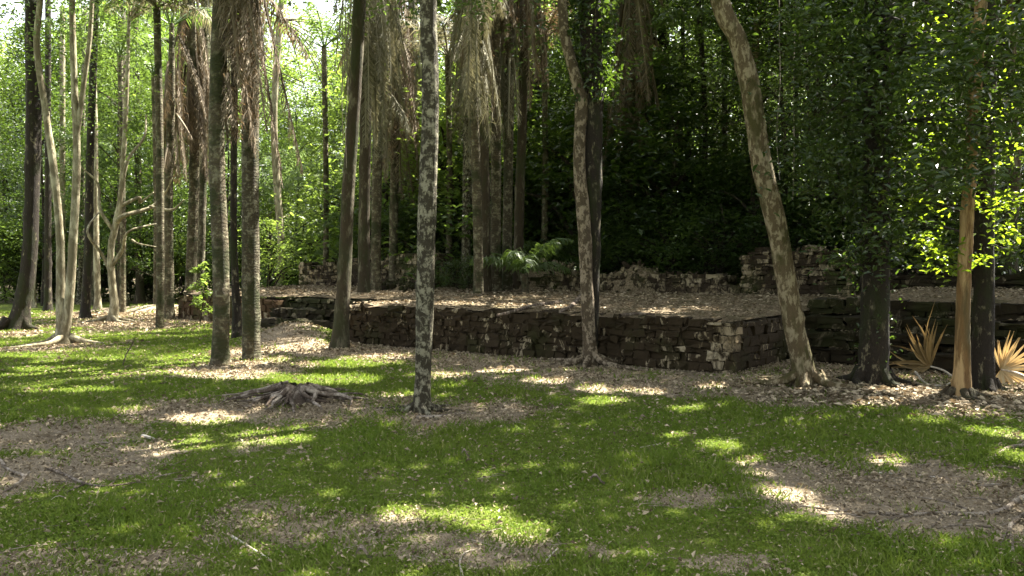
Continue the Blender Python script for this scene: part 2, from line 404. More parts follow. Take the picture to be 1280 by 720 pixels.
def ellmask(E, x, y, wob=.25, seed=0):
    n = (fbm(x * 1.1, y * 1.1, seed) - .5) * 4 * wob + (fbm(x * 6, y * 6, seed + 3) - .5) * .7
    out = np.zeros_like(x)
    for cx, cy, rx, ry, _ in E:
        q = np.sqrt(((x - cx) / rx) ** 2 + ((y - cy) / ry) ** 2) + n
        out = np.maximum(out, 1 - sstep(.55, 1.3, q))
    return out
def dirt(x, y):
    t, w = tw(x, y)
    d = ellmask(DIRT, x, y, .22, 21)
    d = np.maximum(d, .72 * ellmask(WEAK, x, y, .3, 33))
    d = np.maximum(d, (1 - sstep(.0, 1.3, np.abs(w - .9) - 1.2)) * sstep(-22, -18, t) * .9 * (t > -8.6) * sstep(-1.4, -.4, w))
    d = np.maximum(d, sstep(1.0, 2.2, w) * sstep(-24, -20, t))
    d = np.maximum(d, sstep(.12, .4, np.exp(-(((x + 13.5) / 3.2) ** 2 + ((y - 30.5) / 3.4) ** 2))))
    d = np.maximum(d, sstep(36, 44, y + 4 * (fbm(x * .2, y * .2, 8) - .5)))
    d = np.maximum(d, .5 * sstep(.62, .78, fbm(x * .5, y * .5, 77)))
    d = np.maximum(d, .85 * sstep(.60, .74, fbm(x * 2.1, y * 2.1, 78)) * sstep(12, 5, y + 2 * fbm(x, y, 2)) )
    return np.clip(d, 0, 1)

# sunlit spots on the ground: openings left in the canopy along the sun's direction
LIT = [ell(*e) for e in [
    (40, 387, 170, 4), (150, 394, 110, 4), (70, 403, 90, 4), (205, 402, 85, 6), (30, 415, 110, 6), (160, 418, 130, 4), (250, 409, 60, 5), (90, 440, 150, 11), (215, 443, 130, 9), (120, 418, 150, 6), (30, 470, 80, 3), (180, 466, 70, 3), (260, 455, 60, 4), (40, 397, 120, 4), (-60, 440, 120, 10), (-60,415,100,8), (60, 426, 60, 2),
    (330, 419, 45, 8), (395, 430, 45, 5), (350, 436, 70, 4), (320, 452, 45, 4), (300, 468, 55, 5), (440, 456, 70, 4), (395, 474, 75, 5), (60, 462, 45, 3),
    (110, 472, 35, 2.5), (20, 480, 60, 4), (90, 487, 60, 2), (165, 512, 28, 3), (250, 520, 38, 5), (345, 544, 48, 6), (205, 560, 14, 4), (470, 448, 45, 3), (560, 480, 28, 5),
    (497, 491, 38, 2.5), (680, 478, 24, 2.5), (742, 487, 18, 4), (802, 489, 24, 3), (866, 511, 24, 4), (838, 540, 22, 4), (572, 646, 52, 8), (652, 668, 28, 7), (505, 640, 20, 4), 
    (925, 573, 22, 7), (938, 590, 22, 6), (905, 556, 20, 5), (1276, 572, 10, 8), (1270, 546, 12, 3), (1110, 492, 38, 5), (1165, 502, 34, 5), (1250, 497, 28, 5), (1095, 510, 30, 2), 
    (1150, 528, 30, 3), (1225, 520, 22, 2), (1238, 542, 22, 3), (922, 509, 18, 3), (1005, 490, 16, 3), (980, 612, 30, 5), (1025, 640, 30, 5), (1110, 575, 16, 3), (130, 606, 20, 3), (545, 470, 40, 3), (640,466,30,2)]]
def G(p): return p[0] - SX * p[2], p[1] - SY * p[2]
def litpt(px, py, D, r, rz=None):
    g = G(atD(px, py, D)); LIT.append((g[0], g[1], r, rz or r, 0))
for a_ in [(300, 60, 13.5, .35), (290, 150, 13.5, .3), (320, 330, 13.9, .12), (320, 380, 13.9, .12), (435, 360, 16.2, .2), (440, 250, 16.2, .12), (270, 330, 13.4, .2), (525, 300, 9.1, .12), (540, 90, 9.1, .15), (535, 410, 9.1, .08),
           (1205, 400, 9.7, .12), (990, 420, 11.8, .16), (965, 290, 11.8, .13), (930, 100, 11.8, .2), (1008, 478, 11.7, .15), (728, 260, 13, .12), (705, 40, 13, .2), (735, 390, 13, .06),
           (85, 300, 17, .6), (85, 200, 17, .5), (60, 100, 17, .5), (210, 340, 26, .6), (240, 370, 26, .6), (240, 100, 26, .8), (255, 200, 26, .8), (160, 270, 26, 1.2), (190, 230, 26, 1), (250, 360, 24, .5),
           (500, 150, 24, .8), (520, 60, 24, .7), (600, 200, 24, .5), (640, 120, 24, .4), (785, 100, 25, .4), (650, 292, 22, .4), (1135, 428, 12, .15),
           (370, 368, 24, 1.0), (400, 372, 23, .7), (480, 386, 18.5, .5), (560, 388, 17.5, .6), (640, 392, 16.5, .5), (700, 390, 16, .3), (830, 392, 14.5, .3), (880, 385, 15, .3),
           (355, 340, 30, 1.2), (410, 335, 29, 1), (940, 330, 20, .2), (970, 320, 20, .25)]:
    litpt(*a_)

BRIGHT = [(atD(a_, b_, 9.67 + c_), d_) for a_, b_, c_, d_ in [(1190, 50, .4, .40), (1165, 85, .5, .3), (1210, 20, .3, .2), (1240, 45, .3, .25), (1180, 150, .4, .2), (1245, 140, .2, .35), (1200, 180, .1, .2), (1175, 318, .2, .42), (1160, 300, .2, .28), (1195, 335, .1, .3), (1215, 320, .2, .2), (1260, 250, .1, .22), (1140, 200, .4, .15), (1150, 120, .5, .2)]]
BRIGHT += [(atD(1255, 462, 11.3), .6)]
SD = np.array([SX, SY, 1.0]); SD /= np.linalg.norm(SD)
def sunward(P):
    out = np.zeros(len(P), bool)
    for c_, r_ in BRIGHT:
        v = P - c_; s_ = v @ SD; out |= (s_ > .28) & (np.linalg.norm(v - s_[:, None] * SD, axis=1) < r_)
    return out
# ------------------------------------------------------------------ ground
def gcoords(lo, dlo, dhi, hi, step, grow=1.22):
    c = list(np.arange(dlo, dhi, step)); s = step; x = dlo; L = []
    while x > lo: s *= grow; x -= s; L.append(x)
    s = step; x = c[-1]; R = []
    while x < hi: s *= grow; x += s; R.append(x)
    return np.array(L[::-1] + c + R)
gx = gcoords(-260, -16, 11, 260, .1); gy = gcoords(-60, 3, 30, 400, .1)
X, Y = np.meshgrid(gx, gy); Z = ground_z(X, Y)
nx, ny = len(gx), len(gy)
mb = MB(); i = np.arange(ny - 1)[:, None] * nx; j = np.arange(nx - 1)[None, :]
mb.add(np.stack([X, Y, Z], -1).reshape(-1, 3), np.stack([i + j, i + j + 1, i + nx + j + 1, i + nx + j], -1).reshape(-1, 4))
g = mb.build('ground', M['ground'], smooth=True); tag(g, kind='structure')
at2 = g.data.attributes.new('dirt', 'FLOAT', 'POINT'); at2.data.foreach_set('value', dirt(X, Y).ravel().astype(np.float32))

# grass blades
def in_view(n, d0, d1, p=1.0):
    D = d0 + (d1 - d0) * rng.random(n) ** p; x = (rng.random(n) - .5) * 1.42 * D
    return x, D
NB = 520000
x, y = in_view(NB, 3.4, 32, 1.35)
t, w = tw(x, y)
clump = fbm(x * 3, y * 3, 12)
k = (rng.random(NB) > dirt(x, y) * 1.15 + (.25 - clump) * .8) & ~((w > -.15) & (t > -A_LEN) & (t < 0)) & ~((w > REC - .4) & (t > TL - .5))
x, y, clump = x[k], y[k], clump[k]; n = len(x)
dist = np.hypot(x, y); z = ground_z(x, y)
patch = sstep(.35, .65, fbm(x * .8, y * .8, 51))
h = rng.uniform(.010, .044, n) * (.35 + 1.3 * clump) * (.6 + .8 * patch) * (1 + dist * .015); wd = (.0022 + .0008 * dist) * rng.uniform(.6, 1.6, n)
a = rng.uniform(0, 2 * PI, n); lean = rng.uniform(.2, 1.5, n) * h; la = rng.uniform(0, 2 * PI, n)
V = np.stack([np.stack([x - np.cos(a) * wd, y - np.sin(a) * wd, z - .004], 1), np.stack([x + np.cos(a) * wd, y + np.sin(a) * wd, z - .004], 1),
              np.stack([x + np.cos(la) * lean, y + np.sin(la) * lean, z + h], 1)], 1)
mb = MB(); mb.add(V.reshape(-1, 3), np.arange(n * 3).reshape(-1, 3))
wx, wy = in_view(130000, 3.4, 22, 1.3); tt, w2 = tw(wx, wy)
kw = (rng.random(len(wx)) > dirt(wx, wy) * 1.1) & (fbm(wx * 2.2, wy * 2.2, 44) > .45) & ~((w2 > -.15) & (tt > -A_LEN) & (tt < 0)) & ~((w2 > REC - .4) & (tt > TL - .5)); wx, wy = wx[kw], wy[kw]
leaves(mb, np.stack([wx, wy, ground_z(wx, wy) + rng.uniform(.005, .035, len(wx))], 1), .014 + .0016 * np.hypot(wx, wy), up=.6, aspect=.75)
turf(M['grass'])
tag(mb.build('grass', M['grass']), 'short green grass covering the clearing', 'grass', kind='stuff')

# fallen leaves over bare earth, thin over the grass
mb = MB(); n = 300000
x, y = in_view(n, 3.5, 30, 1.3); t, w = tw(x, y)
dd = dirt(x, y)
k = (rng.random(n) < .09 + dd * (.35 + .6 * sstep(.4, .7, fbm(x * 1.2, y * 1.2, 61)))) & ~((w > -.1) & (t > -A_LEN) & (t < 0)) & ~((w > REC - .1) & (t > TL))
x, y = x[k], y[k]
leaves(mb, np.stack([x, y, ground_z(x, y) + .012 + .02 * rng.random(len(x))], 1), (.010 + .0026 * np.hypot(x, y)) * np.exp(np.clip(rng.normal(-.1, .4, len(x)), -1, .7)), up=.45, aspect=.5, fold=.5)
tm_ = MB(); nn = 0
while nn < 1500:
    xx, yy = in_view(1, 3.6, 16, 1.0); xx, yy = float(xx[0]), float(yy[0])
    tq, wq = tw(xx, yy)
    if wq > -.1: continue
    if rng.random() > .06 + float(dirt(np.array([xx]), np.array([yy]))[0]): continue
    nn += 1; az = rng.uniform(0, 6.28); L = rng.uniform(.05, .28); z0 = float(ground_z(np.array(xx), np.array(yy))) + .012; r0 = rng.uniform(.0015, .004)
    tube(tm_, [(xx, yy, z0), (xx + math.cos(az) * L * .5, yy + math.sin(az) * L * .5, z0 + rng.uniform(0, .02)), (xx + math.cos(az + .3) * L, yy + math.sin(az + .3) * L, z0)], [r0, r0 * .8, r0 * .4], 4, 4, cap=False)
tag(tm_.build('twig_debris', M['root']), 'thin dry twigs littering the bare ground', 'twigs', kind='stuff')
# thick drift of big leaves below the right-hand trees
c = at(1150, 500); n = 2600
x = c[0] + rng.normal(0, 1.0, n); y = c[1] + rng.normal(0, .55, n) - (x - c[0]) * .1; t, w = tw(x, y); k = w < REC - .1; x, y = x[k], y[k]
leaves(mb, np.stack([x, y, ground_z(x, y) + rng.uniform(.01, .06, len(x))], 1), .085, up=.55, aspect=.6)
tag(mb.build('leaf_litter', M['litter']), 'dry brown leaves scattered over the bare earth', 'leaf litter', kind='stuff')

# ------------------------------------------------------------------ ruin
W_ = np.array([0, 0, 1.])
ruin = empty('stone_platform', TW(0, 0))
tag(ruin, 'long low Mayan stone platform with blackened retaining wall and stairs', 'ruin')
def rel(mbx, name, mat, parent=ruin, smooth=False):
    o = mbx.build(name, mat, None, smooth); o.location = -np.array(parent.location); o.parent = parent
    return o
# front retaining wall of the projecting block
mb = MB()
o = TW(-A_LEN, 0, -.05)
masonry(mb, o, U, Vv, A_LEN - .32, HT + .06, .3, .11, (.08, .30), .020, .032, top=lambda x: HT + .05 - .22 * max(0, float(fbm(x * .9, 2.2, 3)) - .5) * 2 - .05 * float(noise2(x * 4, 1.1, 5)), miss=.02)
masonry(mb, TW(-A_LEN, .04, HT - .09), U, Vv, A_LEN - .32, .10, .45, .09, (.12, .4), .03, .04, miss=.42)
mb.add([TW(-A_LEN + .05, .06, -.1), TW(-.05, .06, -.1), TW(-.05, .06, HT - .03), TW(-A_LEN + .05, .06, HT - .03)], [[0, 1, 2, 3]])
o_ = rel(mb, 'front_wall', M['stone_front']); o_['label'] = 'blackened front wall with pale patches of bare stone'
mb = MB(); masonry(mb, TW(-.32, -.015, -.05), U, Vv, .34, HT + .02, .3, .11, (.14, .22), .014, .02)
rel(mb, 'corner_pier', M['stone_corner'])['label'] = 'corner of exposed tan stones'
mb = MB(); masonry(mb, TW(.02, .3, -.05), Vv, -U, REC - .2, HT + .02, .3, .135, (.16, .4), .012, .02)
rel(mb, 'side_wall', M['stone_front'])
mb = MB(); masonry(mb, TW(-A_LEN, REC, -.05), -Vv, U, REC, HT + .02, .3, .135, (.16, .4), .012, .02)
rel(mb, 'side_wall', M['stone_front'])
# stairs: right stair and left stair
def stair(t0, t1, w0, n, rise, tread, name):
    mb0 = MB()
    e = None
    for s in range(n):
        mbs = MB(); z0 = -.05 if s == 0 else s * rise
        masonry(mbs, TW(t0, w0 + s * tread, z0), U, Vv, t1 - t0, rise * (s + 1) - z0, tread + .25, rise * .5, (.14, .5), .028, .045, miss=.04)
        ob = rel(mbs, name, M['stone_step'])
        e = ob
    return e
stair(.1, 9.0, REC, 4, .265, .42, 'step')
stair(-14.8, -A_LEN - .02, REC - .55, 3, .265, .5, 'step')
mb = MB(); masonry(mb, TW(TL, REC + .1, -.05), U, Vv, 5.1, .80, .4, .2, (.2, .5), .02, .03, miss=.0)
mb.add([TW(TL, REC + .5, -.1), TW(-14.8, REC + .5, -.1), TW(-14.8, REC + .5, .76), TW(TL, REC + .5, .76)], [[0, 1, 2, 3]])
masonry(mb, TW(TL, REC + 2.6, -.05), -Vv, U, 2.5, .80, .4, .2, (.2, .5), .02, .03)
rel(mb, 'low_wall', M['stone_brown'])['label'] = 'brown low end of the platform wall'
# littered floor of the platform
ts = np.arange(TL + .15, 10.0, .12); ws = np.concatenate([np.arange(.12, 9.6, .12)])
T2, W2 = np.meshgrid(ts, ws)
rag = .10 * (fbm(T2 * 3, 0 * T2 + 3, 71) - .5)
front = np.where((T2 > -A_LEN) & (T2 < -.05), .0, np.where(T2 >= -.05, REC + 1.35, np.where(T2 > -14.8, REC + .6, REC + .2)))
Wc = np.maximum(W2, front + .06 + rag)
Zf = floor_z(T2, Wc) + .05 * sstep(0, .5, Wc - front) - .03 + .05 * (fbm(T2 * 4, Wc * 4, 13) - .4)
P3 = B0 + U * T2[..., None] + Vv * Wc[..., None]; P3[..., 2] = Zf
nt_, nw_ = len(ts), len(ws)
i = np.arange(nw_ - 1)[:, None] * nt_; j = np.arange(nt_ - 1)[None, :]
mb = MB(); mb.add(P3.reshape(-1, 3), np.stack([i + j, i + j + 1, i + nt_ + j + 1, i + nt_ + j], -1).reshape(-1, 4))
rel(mb, 'platform_floor', M['floor'], smooth=True)['label'] = 'platform floor strewn with dead leaves'
n = 34000; t = rng.uniform(TL + .2, 9.5, n); w = rng.uniform(0, 9.2, n)
fr = np.where((t > -A_LEN) & (t < -.05), -.04, np.where(t >= -.05, REC + .1, np.where(t > -14.8, REC + .5, REC + .15)))
keep = (w > fr) & (rng.random(n) < .5 + .9 * (fbm(t * .8, w * .8, 91) - .3)); t, w = t[keep], w[keep]
zz = floor_z(t, w) + .05 + .05 * (fbm(t * 4, w * 4, 13) - .4)
st_ = (t > -.05) & (w < REC + 1.3); zz = np.where(st_, (np.floor((w - REC) / .42) + 1).clip(1, 4) * .265 + .02, zz)
P = B0 + U * t[:, None] + Vv * w[:, None]; P[:, 2] = zz
keep = ~st_ | (rng.random(len(t)) < .35)
mb = MB(); leaves(mb, P[keep], .035 + .0028 * P[keep][:, 1], up=.7, aspect=.55)
tag(mb.build('fallen_leaves', M['litter']), 'dry leaves covering the stone platform', 'leaf litter', kind='stuff')

# upper ruined walls standing on the platform
def ruinwall(t0, t1, w, h, dep, label, topf=None, mat='stone_upper', ch=.12, zb=None, rot=False):
    z0 = float(floor_z(np.array(t0), np.array(w))) - .08 if zb is None else zb
    e = empty('ruined_wall', TW((t0 + t1) / 2, w, z0)); tag(e, label, 'ruined wall')
    mb = MB(); f = topf or (lambda x: h * (.72 + .4 * float(noise2(x * 1.3 + t0, 3.3, 8))))
    masonry(mb, TW(t0, w, z0), U, Vv, t1 - t0, h * 1.15, dep * .5, ch, (.15, .42), .018, .03, top=f)
    masonry(mb, TW(t1, w + dep, z0), -U, -Vv, t1 - t0, h * 1.1, dep * .5, ch, (.15, .42), .018, .03, top=lambda x: f(t1 - t0 - x))
    masonry(mb, TW(t0, w + dep, z0), -Vv, U, dep, h, .2, ch, (.15, .3), .018, .03, top=lambda x: f(0) * .95)
    masonry(mb, TW(t1, w, z0), Vv, -U, dep, h, .2, ch, (.15, .3), .018, .03, top=lambda x: f(t1 - t0) * .95)
    rel(mb, 'masonry', M[mat], e)
    for q in range(int((t1 - t0) * 7)):
        mb = MB()
        x = rng.uniform(0, t1 - t0); ww = w + rng.uniform(0, dep)
        stone(mb, TW(t0 + x, ww, z0 + f(x) * rng.uniform(.85, 1.03)), (.12, .1, .07))
        rel(mb, 'cap_stone', M[mat], e)
    return e
ruinwall(-20.4, -17.9, 7.6, 1.0, .8, 'low ruined wall of pale rubble masonry beyond the paired palm trunks')
ruinwall(-17.2, -13.0, 7.2, 1.2, .9, 'ruined stone wall with gaps behind the left stair')
ruinwall(-2.7, -.15, 7.2, 1.18, 1.0, 'squared stack of thin stone courses left of the leaning pale trunk', topf=lambda x: 1.18 * (1 - .35 * max(0, .35 - x)) + .04 * math.sin(x * 5), mat='stone_upper', ch=.10)
ruinwall(-5.0, -2.8, 7.0, .30, 1.2, 'low step of flat slabs beside the squared wall', topf=lambda x: .3, ch=.15)
ruinwall(.3, 8.5, 7.0, .75, 1.0, 'dark tumbled wall behind the right stair', mat='stone_step')
def rubble(t0, t1, w0, w1, h, n, label, mat='stone_upper', rmax=.17):
    tc, wc = (t0 + t1) / 2, (w0 + w1) / 2; z0 = float(floor_z(np.array(tc), np.array(wc)))
    mb = MB()
    for q in range(n):
        a, b = rng.uniform(-1, 1, 2)
        hh = h * max(0, 1 - a * a) ** .6 * max(0, 1 - b * b) ** .6
        r = rng.uniform(.07, rmax)
        stone(mb, TW(tc + a * (t1 - t0) / 2, wc + b * (w1 - w0) / 2, z0 + hh * rng.uniform(.6, 1) - .02), (r * 1.3, r, r * .75))
    gy_ = 14; aa, bb = np.meshgrid(np.linspace(-1, 1, 24), np.linspace(-1, 1, 14))
    hh = h * np.clip(1 - aa ** 2, 0, 1) ** .6 * np.clip(1 - bb ** 2, 0, 1) ** .6 * (.75 + .4 * fbm(aa * 4, bb * 4, 6))
    P = B0 + U * (tc + aa * (t1 - t0) / 2)[..., None] + Vv * (wc + bb * (w1 - w0) / 2)[..., None]; P[..., 2] = z0 - .05 + hh * .95
    e = empty('rubble_mound', TW(tc, wc, z0)); tag(e, label, 'rubble mound')
    m2 = MB(); i = np.arange(13)[:, None] * 24; j = np.arange(23)[None, :]
    m2.add(P.reshape(-1, 3), np.stack([i + j, i + j + 1, i + 24 + j + 1, i + 24 + j], -1).reshape(-1, 4))
    rel(m2, 'earth_core', M['floor'], e, True); rel(mb, 'rubble', M[mat], e)['kind'] = 'stuff'
    return e
ruinwall(-11.6, -3.2, 7.0, .60, .8, 'long low broken wall running behind the rubble mounds')
rubble(-11.0, -7.4, 6.9, 9.0, .95, 230, 'broad mound of collapsed stones at the foot of the palm cluster')
rubble(-6.9, -4.9, 6.8, 8.8, .85, 120, 'small dark rubble mound behind the forked tree')
rubble(-14.0, -12.0, 5.2, 6.3, .32, 70, 'low strip of dark fallen stones beside the brown slim trunk', 'stone_step')
rubble(-15.8, -12.4, 8.4, 9.8, 1.2, 140, 'grey rock outcrop above the left ruined wall')

# ------------------------------------------------------------------ trees
HOSTS = []
def trunk_world(pts, D, zb=None):
    P = [atD(p[0], p[1], D) for p in pts]; R = [p[2] * D / F / 2 for p in pts]
    if zb is not None: P[0][2] = zb
    return P, R
def root_mesh(parent, base, az, L, r, n=8, wig=.25, name='root', mat='root', zf=None):
    P = []; a = az; p = np.array(base, float)
    for q in range(6):
        P.append(p.copy()); a += rng.normal(0, wig); p = p + np.array([math.cos(a), math.sin(a), 0]) * L / 5
    P = np.array(P)
    zz = (zf or ground_z)(P[:, 0], P[:, 1])
    rr = r * np.array([1.2, .9, .7, .5, .3, .12])
    P[:, 2] = zz + rr * .8 + .015; P[0, 2] += r * 1.6; P[1, 2] += r * .3
    mb = MB(); tube(mb, P, rr, 14, 7, .15, int(rng.integers(99)))
    return rel(mb, name, M[mat], parent, True)
def tree(name, label, cat, pts, mat, group=None, zb=0.0, D=None, top=None, flare=(4, .5, .18), roots=0, rl=.8, host=True, rmat=None, sides=18, rough=.1, zf=None, rr=None, dy=0):
    b = at(pts[0][0], pts[0][1], zb) if D is None else atD(pts[0][0], pts[0][1], D)
    D = b[1]; b[2] = zb
    P, R = trunk_world(pts, D)
    P[0] = b - np.array([0, 0, .08])
    if top:
        d = P[-1] - P[-2]; d = d / max(.05, d[2]); dz = top - P[-1][2]
        P.append(P[-1] + (d * .5 + np.array([0, 0, .5])) * dz * .5); P.append(P[-1] + np.array([d[0] * .3, 0, 1]) * dz * .5)
        R += [R[-1] * .85, R[-1] * .6]
    if dy:
        for q in range(len(P)): P[q][1] += dy * (q / len(P))
    e = empty(name, b); tag(e, label, cat, group)
    mb = MB(); C = tube(mb, P, R, max(60, len(P) * 14), sides, rough, len(bpy.data.objects) % 97, flare)
    rel(mb, 'trunk', M[mat], e, True)
    rad = (rr or R[0])
    for q in range(roots):
        a = 2 * PI * q / roots + rng.uniform(-.3, .3)
        root_mesh(e, b + np.array([math.cos(a), math.sin(a), 0]) * rad * .75, a, rl * rng.uniform(.6, 1.3), rad * .34, mat=rmat or mat, zf=zf)
    if host: HOSTS.append((e, np.array(P[-1]), mat, R[-1]))
    return e, P, R

tree('lichen_tree', 'slim straight tree with white lichen blotches in the middle of the lawn', 'tree',
     [(527, 514, 23), (529, 470, 20), (531, 380, 22), (534, 260, 23), (538, 130, 22), (535, 0, 21)], 'bark_lichen', top=9.5, roots=5, rl=.45, flare=(3, .45, .12))
e8, P8, R8 = tree('forked_tree', 'thin forked tree growing against the dark platform wall with spreading roots', 'tree',
     [(738, 459, 24), (737, 430, 17), (733, 350, 16), (730, 280, 17), (724, 200, 15), (727, 130, 16), (722, 105, 15), (706, 45, 13), (703, -10, 12)], 'bark_fork', top=9.0, roots=6, rl=.9, flare=(4, .4, .12))
D8 = e8.location[1]
mb = MB(); P, R = trunk_world([(740, 440, 14), (741, 350, 17), (741, 250, 22), (741, 120, 26), (738, 0, 28), (738, -120, 28)], D8 + .12)
tube(mb, P, R, 40, 14, .14, 5); rel(mb, 'dark_stem', M['bark_dark'], e8, True)['label'] = 'dark mossy second stem wrapped in ivy'
def ivy(e, px0, py0, px1, py1, D, rad, n, size, mat='leaf_dark'):
    t = rng.random(n); a = rng.uniform(0, 2 * PI, n)
    P = atD(px0, py0, D)[None] * (1 - t[:, None]) + atD(px1, py1, D)[None] * t[:, None]
    r = rad * rng.uniform(.8, 1.5, n) * (.5 + fbm(t * 9, a, 4))
    P = P + np.stack([np.cos(a) * r, np.sin(a) * r, 0 * a], 1)
    mb = MB(); leaves(mb, P, size, up=.2, aspect=.6, six=True); rel(mb, 'ivy', M[mat], e)
ivy(e8, 741, 130, 737, -60, D8 + .12, .28, 1500, .10)
tree('leaning_tree', 'pale mottled tree leaning left in front of the right stair', 'tree',
     [(1007, 486, 36), (1003, 455, 27), (991, 400, 26), (972, 290, 25), (952, 205, 25), (938, 110, 24), (922, 50, 23), (897, -10, 23)], 'bark_lean', top=9.6, roots=6, rl=.7, flare=(4, .5, .15))
tree('ivy_clad_tree', 'straight dark trunk clad in ivy between leaning tree and dry palm leaf', 'tree',
     [(1092, 484, 40), (1093, 440, 35), (1094, 300, 34), (1096, 150, 33), (1098, 0, 32)], 'bark_dark', top=9.8, flare=(4, .4, .14), roots=5, rl=.5, rough=.16)
e10 = HOSTS[-1][0]; D10 = e10.location[1]
ivy(e10, 1093, 330, 1098, -60, D10, .3, 2600, .09)
ivy(e10, 1093, 480, 1093, 330, D10, .20, 160, .06)
tree('slim_orange_tree', 'slim smooth orange-brown trunk at right with roots in dry leaves', 'tree',
     [(1201, 503, 26), (1203, 440, 18), (1206, 330, 16), (1213, 200, 15), (1222, 60, 15), (1228, -20, 14)], 'bark_orange', top=9.3, roots=6, rl=.5, flare=(3, .35, .12), rough=.14, rmat='bark_brown')
tree('shaded_tree', 'dark green trunk standing just behind the slim orange one', 'tree',
     [(1229, 491, 32), (1229, 440, 26), (1230, 330, 24), (1232, 150, 22), (1236, 0, 22)], 'bark_dark', top=9.5, flare=(4, .6, .14), roots=4, rl=.5, rough=.16)
# tree at the right edge with long surface roots
eR, PR, RR_ = tree('bare_rooted_tree', 'grey tree at the right edge with long pale roots over bare soil', 'tree',
     [(1322, 655, 62), (1330, 560, 46), (1345, 400, 42), (1370, 200, 40)], 'root', top=8.5, flare=(5, .6, .12))
def groot(parent, pix, r, mat='root', name='root', lift=.9, zf=ground_z, taper=.25, sides=7):
    P = []
    for q, (a, b) in enumerate(pix):
        p = at(a, b); P.append(p)
    P = np.array(P); rr = np.linspace(r, r * taper, len(P)); P[:, 2] = zf(P[:, 0], P[:, 1]) + rr * lift
    mb = MB(); tube(mb, P, rr, len(P) * 6, sides, .15, int(rng.integers(99)))
    return rel(mb, name, M[mat], parent, True)
groot(eR, [(1312, 620), (1275, 628), (1255, 640), (1225, 645), (1180, 642), (1130, 644), (1095, 652), (1055, 650)], .022)
groot(eR, [(1130, 644), (1095, 640), (1050, 636), (1000, 630), (988, 631)], .013)
groot(eR, [(1125, 645), (1100, 658), (1060, 668)], .011)
groot(eR, [(1306, 640), (1276, 650), (1262, 662), (1265, 680), (1268, 705)], .022)
groot(eR, [(1268, 655), (1256, 670), (1246, 690)], .012)
groot(eR, [(1270, 612), (1230, 608), (1180, 606), (1140, 600), (1100, 592)], .010)
groot(eR, [(1300, 600), (1260, 586), (1200, 583), (1140, 580), (1080, 578)], .012)
groot(eR, [(1180, 642), (1160, 660), (1120, 672)], .008)
groot(eR, [(1290, 560), (1262, 562), (1240, 575), (1215, 582)], .02)
groot(eR, [(1210, 566), (1150, 568), (1090, 572), (1010, 573)], .014, 'stump')

for pix, rq in [([(1240, 660), (1200, 655), (1150, 662), (1100, 660)], .007), ([(1225, 645), (1190, 630), (1150, 622), (1105, 620)], .008), ([(1100, 652), (1060, 640), (1015, 642)], .007), ([(1262, 640), (1230, 625), (1200, 622)], .009), ([(1180, 606), (1150, 614), (1120, 612)], .006),
                ([(1150, 642), (1130, 632), (1112, 630)], .006), ([(1085, 648), (1070, 660), (1050, 664)], .006), ([(1265, 690), (1250, 700), (1244, 715)], .010), ([(1100, 600), (1060, 596), (1020, 600)], .006)]: groot(eR, pix, rq)
# palms with dead skirts -------------------------------------------------
def palm(label, pts, mat, zb=0.0, D=None, top=9, skirt=None, green=9, fl=3.6, flare=(5, .12, .15), group=None, smat='palm_dead', seed=0, name='palm_tree', sides=16):
    e, P, R = tree(name, label, 'palm tree', pts, mat, zb=zb, D=D, top=top, host=False, flare=flare, rough=.05, group=group, sides=sides)
    tp = P[-1]
    if green:
        mb = MB()
        for q in range(green):
            a = 2 * PI * q / green + rng.uniform(-.3, .3)
            frond(mb, tp + np.array([math.cos(a), math.sin(a), 0]) * .12, a, rng.uniform(.5, 1.3), fl * rng.uniform(.8, 1.15), rng.uniform(1.2, 2.1), 44, .62, .45, .035)
        rel(mb, 'crown', M['palm_green'], e)
    if skirt:      # (z top, z bottom, count, spread, az centre, az width)
        zt, zl, cnt, spr, ac, aw = skirt
        mb = MB()
        for q in range(cnt):
            z0 = rng.uniform(zl + (zt - zl) * .35, zt); kk = np.interp(z0, [p[2] for p in P], np.arange(len(P)))
            i0 = int(min(kk, len(P) - 2)); c = P[i0] * (1 - (kk - i0)) + P[i0 + 1] * (kk - i0)
            a = ac + rng.uniform(-aw, aw); L = (z0 - zl) * rng.uniform(.75, 1.05); wild = rng.random() < .3
            frond(mb, c + np.array([math.cos(a), math.sin(a), 0]) * rng.uniform(.1, .26), a, (rng.uniform(-1.35, -.7) if wild else rng.uniform(-1.56, -1.38)) + spr * .12, L * (rng.uniform(.3, .6) if wild else rng.uniform(.5, 1)), rng.uniform(.2, .7) if wild else rng.uniform(-.05, .14), int(14 + L * 15), rng.uniform(.35, .7), rng.uniform(.6, .97), .026, .026)
        rel(mb, 'dead_frond_skirt', M[smat], e)
    return e
palm('palm with a bare pale ringed trunk and long brown dead fronds, left of its pair', [(274, 457, 27), (275, 440, 21), (277, 380, 20), (275, 300, 20), (271, 200, 19), (272, 100, 19), (276, 0, 19)], 'bark_palm', top=8.6,
     skirt=(8.4, 2.9, 22, .35, .4, 1.3), smat='palm_dead')
palm('dark straight palm trunk lit on one side, right of its pair', [(315, 450, 26), (314, 420, 22), (313, 250, 21), (313, 100, 21), (315, 0, 20)], 'bark_palm_moss', top=9.4, green=9)
tree('slim_brown_tree', 'slim brown trunk with mossy patches standing before the left stair', 'tree',
     [(424, 436, 26), (427, 400, 19), (431, 330, 17), (436, 230, 16), (443, 130, 15), (450, 0, 16)], 'bark_brown', top=9.5, flare=(4, .25, .15))
tree('double_trunk_tree', 'slender pale tree with two stems rising from one base on the left lawn', 'tree',
     [(80, 430, 22), (78, 405, 14), (76, 370, 11), (75, 300, 9), (68, 220, 9), (57, 140, 8), (46, 60, 7), (50, 0, 7)], 'bark_pale', top=10, roots=5, rl=.9, flare=(3, .5, .2))
